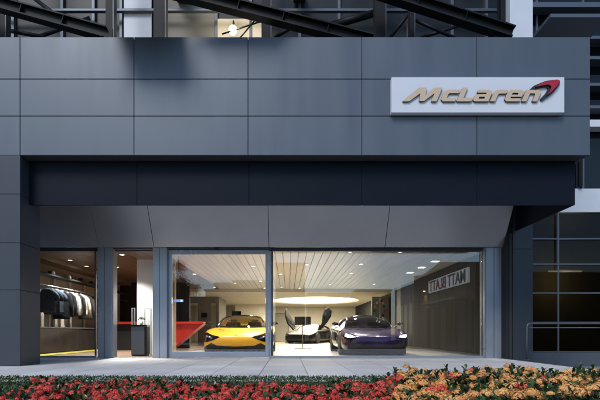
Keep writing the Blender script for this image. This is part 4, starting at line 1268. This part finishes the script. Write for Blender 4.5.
def florets(H, Rr, nf, pet):
    """flower heads: domes of small four-petalled florets; returns tris"""
    n = len(H)
    i = np.arange(nf)
    ph = i*2.39996; ct = 1 - (i+0.5)/nf*0.92; st = np.sqrt(1-ct**2)
    dirs = np.stack([np.cos(ph)*st, np.sin(ph)*st, ct*0.9], axis=1)
    Dn = dirs[None] + nr.normal(0, 0.12, (n, nf, 3)); Dn /= np.linalg.norm(Dn, axis=2, keepdims=True)
    tilt = nr.normal(0, 0.25, (n, 1, 3)); tilt[:, :, 1] -= 0.25
    Dn = Dn + tilt; Dn /= np.linalg.norm(Dn, axis=2, keepdims=True)
    c = H[:, None] + Dn*(Rr[:, None, None]*nr.uniform(0.72, 1.10, (n, nf, 1)))*np.array([1.0, 1.0, 0.85])
    c = c.reshape(-1, 3); N = Dn.reshape(-1, 3); m = len(c)
    A = np.cross(N, nr.normal(0, 1, (m, 3))); A /= np.linalg.norm(A, axis=1, keepdims=True)
    Bv = np.cross(N, A)
    pl = (pet*nr.uniform(0.8, 1.25, (m, 1)))
    V = [c - N*0.002]; F_ = []
    verts = [c]
    for q in range(4):
        a = q*math.pi/2
        d = A*math.cos(a)+Bv*math.sin(a); s = -A*math.sin(a)+Bv*math.cos(a)
        verts += [c+d*pl*0.6+s*pl*0.38+N*0.0035, c+d*pl+N*0.0005, c+d*pl*0.6-s*pl*0.38+N*0.0035]
    V = np.stack(verts, axis=1).reshape(-1, 3)
    idx = np.arange(m)[:, None]*13
    F_ = []
    for q in range(4):
        o_ = 1+q*3
        F_.append(idx+np.array([[0, o_, o_+1]])); F_.append(idx+np.array([[0, o_+1, o_+2]]))
    return V, np.concatenate(F_)
_cl = [(nr.uniform(-5, 5), nr.uniform(2.2, 5.4), nr.uniform(0.18, 0.34), nr.uniform(-0.02, 0.11)) for _ in range(260)]
CL = np.array(_cl)
def hnoise(x, y):
    d = ((x[:, None]-CL[None, :, 0])**2 + (y[:, None]-CL[None, :, 1])**2)/(CL[None, :, 2]**2)
    return np.max(CL[None, :, 3]*np.exp(-d), axis=1)
def bed(name, xa, xb, ya, yb, base, slope_fn, headn, leafn, shoots, pal, pet, rr):
    # heads
    x = nr.uniform(xa, xb, headn); y = nr.uniform(ya, yb, headn)
    keep = slope_fn(x, y); x = x[keep]; y = y[keep]
    # thin out: poisson-like rejection
    order = []
    grid = {}
    for i in range(len(x)):
        gx, gy = int(x[i]/0.08), int(y[i]/0.08); ok = True
        for a in (-1, 0, 1):
            for c in (-1, 0, 1):
                for j in grid.get((gx+a, gy+c), ()):
                    if (x[i]-x[j])**2+(y[i]-y[j])**2 < 0.067**2: ok = False
        if ok: grid.setdefault((gx, gy), []).append(i); order.append(i)
    x = x[order]; y = y[order]
    gap = np.sin(x*9.1+y*5.3)*np.sin(y*11.7-x*4.1)+nr.normal(0, 0.5, len(x))
    k2 = gap > -1.05; x = x[k2]; y = y[k2]
    z = base + hnoise(x, y) + nr.normal(0, 0.012, len(x))
    H = np.stack([x, y, z], axis=1)
    V, Fc = florets(H, nr.uniform(rr*0.5, rr*1.22, len(H)), 64, pet)
    parts = [(V, Fc, 1)]
    # leaves at canopy and below
    lx = nr.uniform(xa, xb, leafn); ly = nr.uniform(ya, yb, leafn); kp = slope_fn(lx, ly); lx = lx[kp]; ly = ly[kp]; n = len(lx)
    lz = base + hnoise(lx, ly) + 0.005 - np.abs(nr.normal(0, 0.075, n))
    az_ = nr.uniform(0, 6.283, n); el = nr.uniform(-0.1, 1.1, n)
    Dn = np.stack([np.cos(az_)*np.cos(el), np.sin(az_)*np.cos(el), np.sin(el)], axis=1)
    Nn = np.stack([nr.normal(0, .3, n), nr.normal(0, .3, n), np.ones(n)], axis=1)
    V, Fc = foliage_arrays(np.stack([lx, ly, lz], axis=1), Dn, Nn, nr.uniform(0.045, 0.085, n), nr.uniform(0.022, 0.038, n))
    parts.append((V, Fc, 0))
    # shoots standing above the heads
    for _ in range(shoots):
        sx_ = nr.uniform(xa, xb); sy_ = nr.uniform(ya, yb)
        if not slope_fn(np.array([sx_]), np.array([sy_]))[0]: continue
        n = nr.randint(5, 9)
        z0 = base + hnoise(np.array([sx_]), np.array([sy_]))[0]
        az_ = nr.uniform(0, 6.283, n); el = nr.uniform(0.5, 1.4, n)
        Dn = np.stack([np.cos(az_)*np.cos(el), np.sin(az_)*np.cos(el), np.sin(el)], axis=1)
        Pp = np.stack([np.full(n, sx_), np.full(n, sy_), z0+nr.uniform(0.0, 0.045, n)], axis=1)
        V, Fc = foliage_arrays(Pp, Dn, -Dn+np.array([0, 0, 1.5]), nr.uniform(0.04, 0.065, n), nr.uniform(0.02, 0.03, n))
        parts.append((V, Fc, 0))
    me = mesh_np(name, parts, [M['leaf'], M[pal]])
    return link(name, me)
split = lambda y: 0.72 + (y-3.0)*0.22
def in_red(x, y): return (x < split(y) + 0.06*np.sin(y*13)) & (x > -0.66*y*1.0 + 0.30*np.clip(5.0-y, 0, 3)*0 - (0) + np.where(True, -99, 0)*0 - 2.0)
def in_red(x, y):
    left = -2.42 + (4.6-y)*0.06 + 0.05*np.sin(y*9)
    return (x < split(y)+0.06*np.sin(y*13)) & ((x > left))
def in_or(x, y): return x > split(y)+0.06*np.sin(y*13)
o = bed('red_flowers', -4.6, 2.0, 2.75, 4.75, 0.075, in_red, 7500, 13000, 260, 'red_flower', 0.0085, 0.042)
tag(o, 'bed of clustered red flowers with glossy dark leaves in front of the forecourt', 'flowers', kind='stuff')
o = bed('orange_flowers', 0.3, 4.8, 2.75, 4.6, 0.195, in_or, 6500, 10500, 260, 'orange_flower', 0.0085, 0.043)
tag(o, 'bed of clustered pale orange flowers with glossy dark leaves at the right', 'flowers', kind='stuff')
# a few red heads in the orange bed
pts = []
for x, y in ((0.98, 3.25), (1.05, 3.33), (1.02, 3.16), (1.25, 3.7), (0.80, 3.5), (2.05, 3.6), (1.98, 3.68), (2.3, 3.35), (2.22, 3.42), (1.6, 3.3), (2.6, 4.0), (1.2, 4.1), (2.9, 3.9), (1.5, 3.9), (0.95, 3.85)):
    z = 0.195 + hnoise(np.array([x]), np.array([y]))[0] + 0.022
    pts.append((x, y, z))
V, Fc = florets(np.array(pts), np.full(len(pts), 0.045), 34, 0.0115)
o = link('scattered_red_blossoms', mesh_np('scattered_red_blossoms', [(V, Fc, 0)], [M['red_flower']]))
tag(o, 'few red blossoms scattered among the pale orange flowers', 'flowers', kind='stuff')
# woody stems under the beds
b = MB()
for _ in range(420):
    x = rng.uniform(-4.4, 4.6); y = rng.uniform(2.9, 4.6)
    b.tube([(x, y, -0.46), (x+rng.uniform(-.06, .06), y+rng.uniform(-.06, .06), -0.1), (x+rng.uniform(-.12, .12), y+rng.uniform(-.1, .1), 0.12)], [0.012, 0.009, 0.004], 5)
o = b.build('flower_stems', M['stem']); tag(o, 'thin woody stems under the flower beds', 'stems', kind='stuff')
# clipped hedge behind the flowers, wrapping round the left end
def hedge_pts(n):
    P = []; N = []
    for (xa, xb, ya, yb, za, zb) in ((-5.5, 1.6, 5.0, 5.5, -0.42, 0.135), (-4.6, -2.42, 3.9, 5.0, -0.42, 0.105), (-4.6, -2.38, 2.9, 3.9, -0.42, 0.05), (1.6, 5.3, 5.0, 5.5, -0.42, 0.12)):
        A = (xb-xa)*(yb-ya); f = (xb-xa)*(zb-za)
        m = int(n*(A+f)/6)
        for _ in range(m):
            x = nr.uniform(xa, xb)
            if nr.rand() < A/(A+f):
                P.append((x, nr.uniform(ya, yb), zb - abs(nr.normal(0, 0.018)))); N.append((0, 0, 1))
            else:
                P.append((x, ya+abs(nr.normal(0, 0.02)), nr.uniform(za, zb))); N.append((0, -1, 0.3))
        for _ in range(m//6):
            P.append((xa if nr.rand() < .5 else xb, nr.uniform(ya, yb), nr.uniform(za, zb))); N.append((0, 0, 1))
    return np.array(P), np.array(N, dtype=float)
P_, N_ = hedge_pts(16000)
n = len(P_)
az_ = nr.uniform(0, 6.283, n); el = nr.uniform(0.0, 1.3, n)
Dn = np.stack([np.cos(az_)*np.cos(el), np.sin(az_)*np.cos(el), np.sin(el)], axis=1) + N_*0.5
V, Fc = foliage_arrays(P_, Dn, N_+nr.normal(0, .4, (n, 3)), nr.uniform(0.016, 0.030, n), nr.uniform(0.009, 0.015, n))
hd = empty('clipped_hedge', (0, 5.25, -0.45), 0, 'low clipped green hedge running behind the red flowers', 'hedge')
ho = link('leaves', mesh_np('leaves', [(V, Fc, 0)], [M['hedge_green']]), hd, 0, (0, -5.25, 0.45))
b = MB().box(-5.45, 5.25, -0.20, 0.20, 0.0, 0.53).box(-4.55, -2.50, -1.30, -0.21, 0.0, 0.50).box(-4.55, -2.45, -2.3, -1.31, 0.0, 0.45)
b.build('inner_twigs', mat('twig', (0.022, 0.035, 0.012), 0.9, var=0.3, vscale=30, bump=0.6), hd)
# tree across the street
def tree(x, y, h, cr, label, nl=9000):
    o = empty('street_tree', (x, y, -0.95), 0, label, 'tree')
    b = MB(); b.tube([(0, 0, 0), (0.1, 0, h*0.3), (0.0, 0.1, h*0.55), (0.1, 0, h*0.8)], [0.22, 0.17, 0.12, 0.05], 10)
    tips = []
    for i in range(14):
        a = rng.random()*6.28; z0 = h*rng.uniform(0.35, 0.7); r = cr*rng.uniform(0.5, 0.95)
        t = (math.cos(a)*r, math.sin(a)*r, z0+h*rng.uniform(0.1, 0.28))
        b.tube([(0.05, 0.05, z0), (t[0]*0.5, t[1]*0.5, z0+(t[2]-z0)*0.6), t], [0.07, 0.04, 0.015], 6); tips.append(t)
    tips.append((0, 0, h*0.9))
    b.build('trunk', M['bark'], o, smooth=True)
    T = np.array(tips); ii = nr.randint(0, len(T), nl)
    P = T[ii] + nr.normal(0, cr*0.20, (nl, 3))
    D = nr.normal(0, 1, (nl, 3))
    V, Fc = foliage_arrays(P, D, nr.normal(0, 1, (nl, 3)), nr.uniform(0.12, 0.22, nl), nr.uniform(0.07, 0.12, nl))
    link('crown', mesh_np('crown', [(V, Fc, 0)], [M['crown']]), o)
D = 56
tree(PX(180, D), 24.6-D, PZ(258, D)+0.95, 1.9, 'tall street tree far left across the street')
tree(PX(163, 50), 24.6-50, 7.5, 1.8, 'shorter street tree beside the tall one across the street')
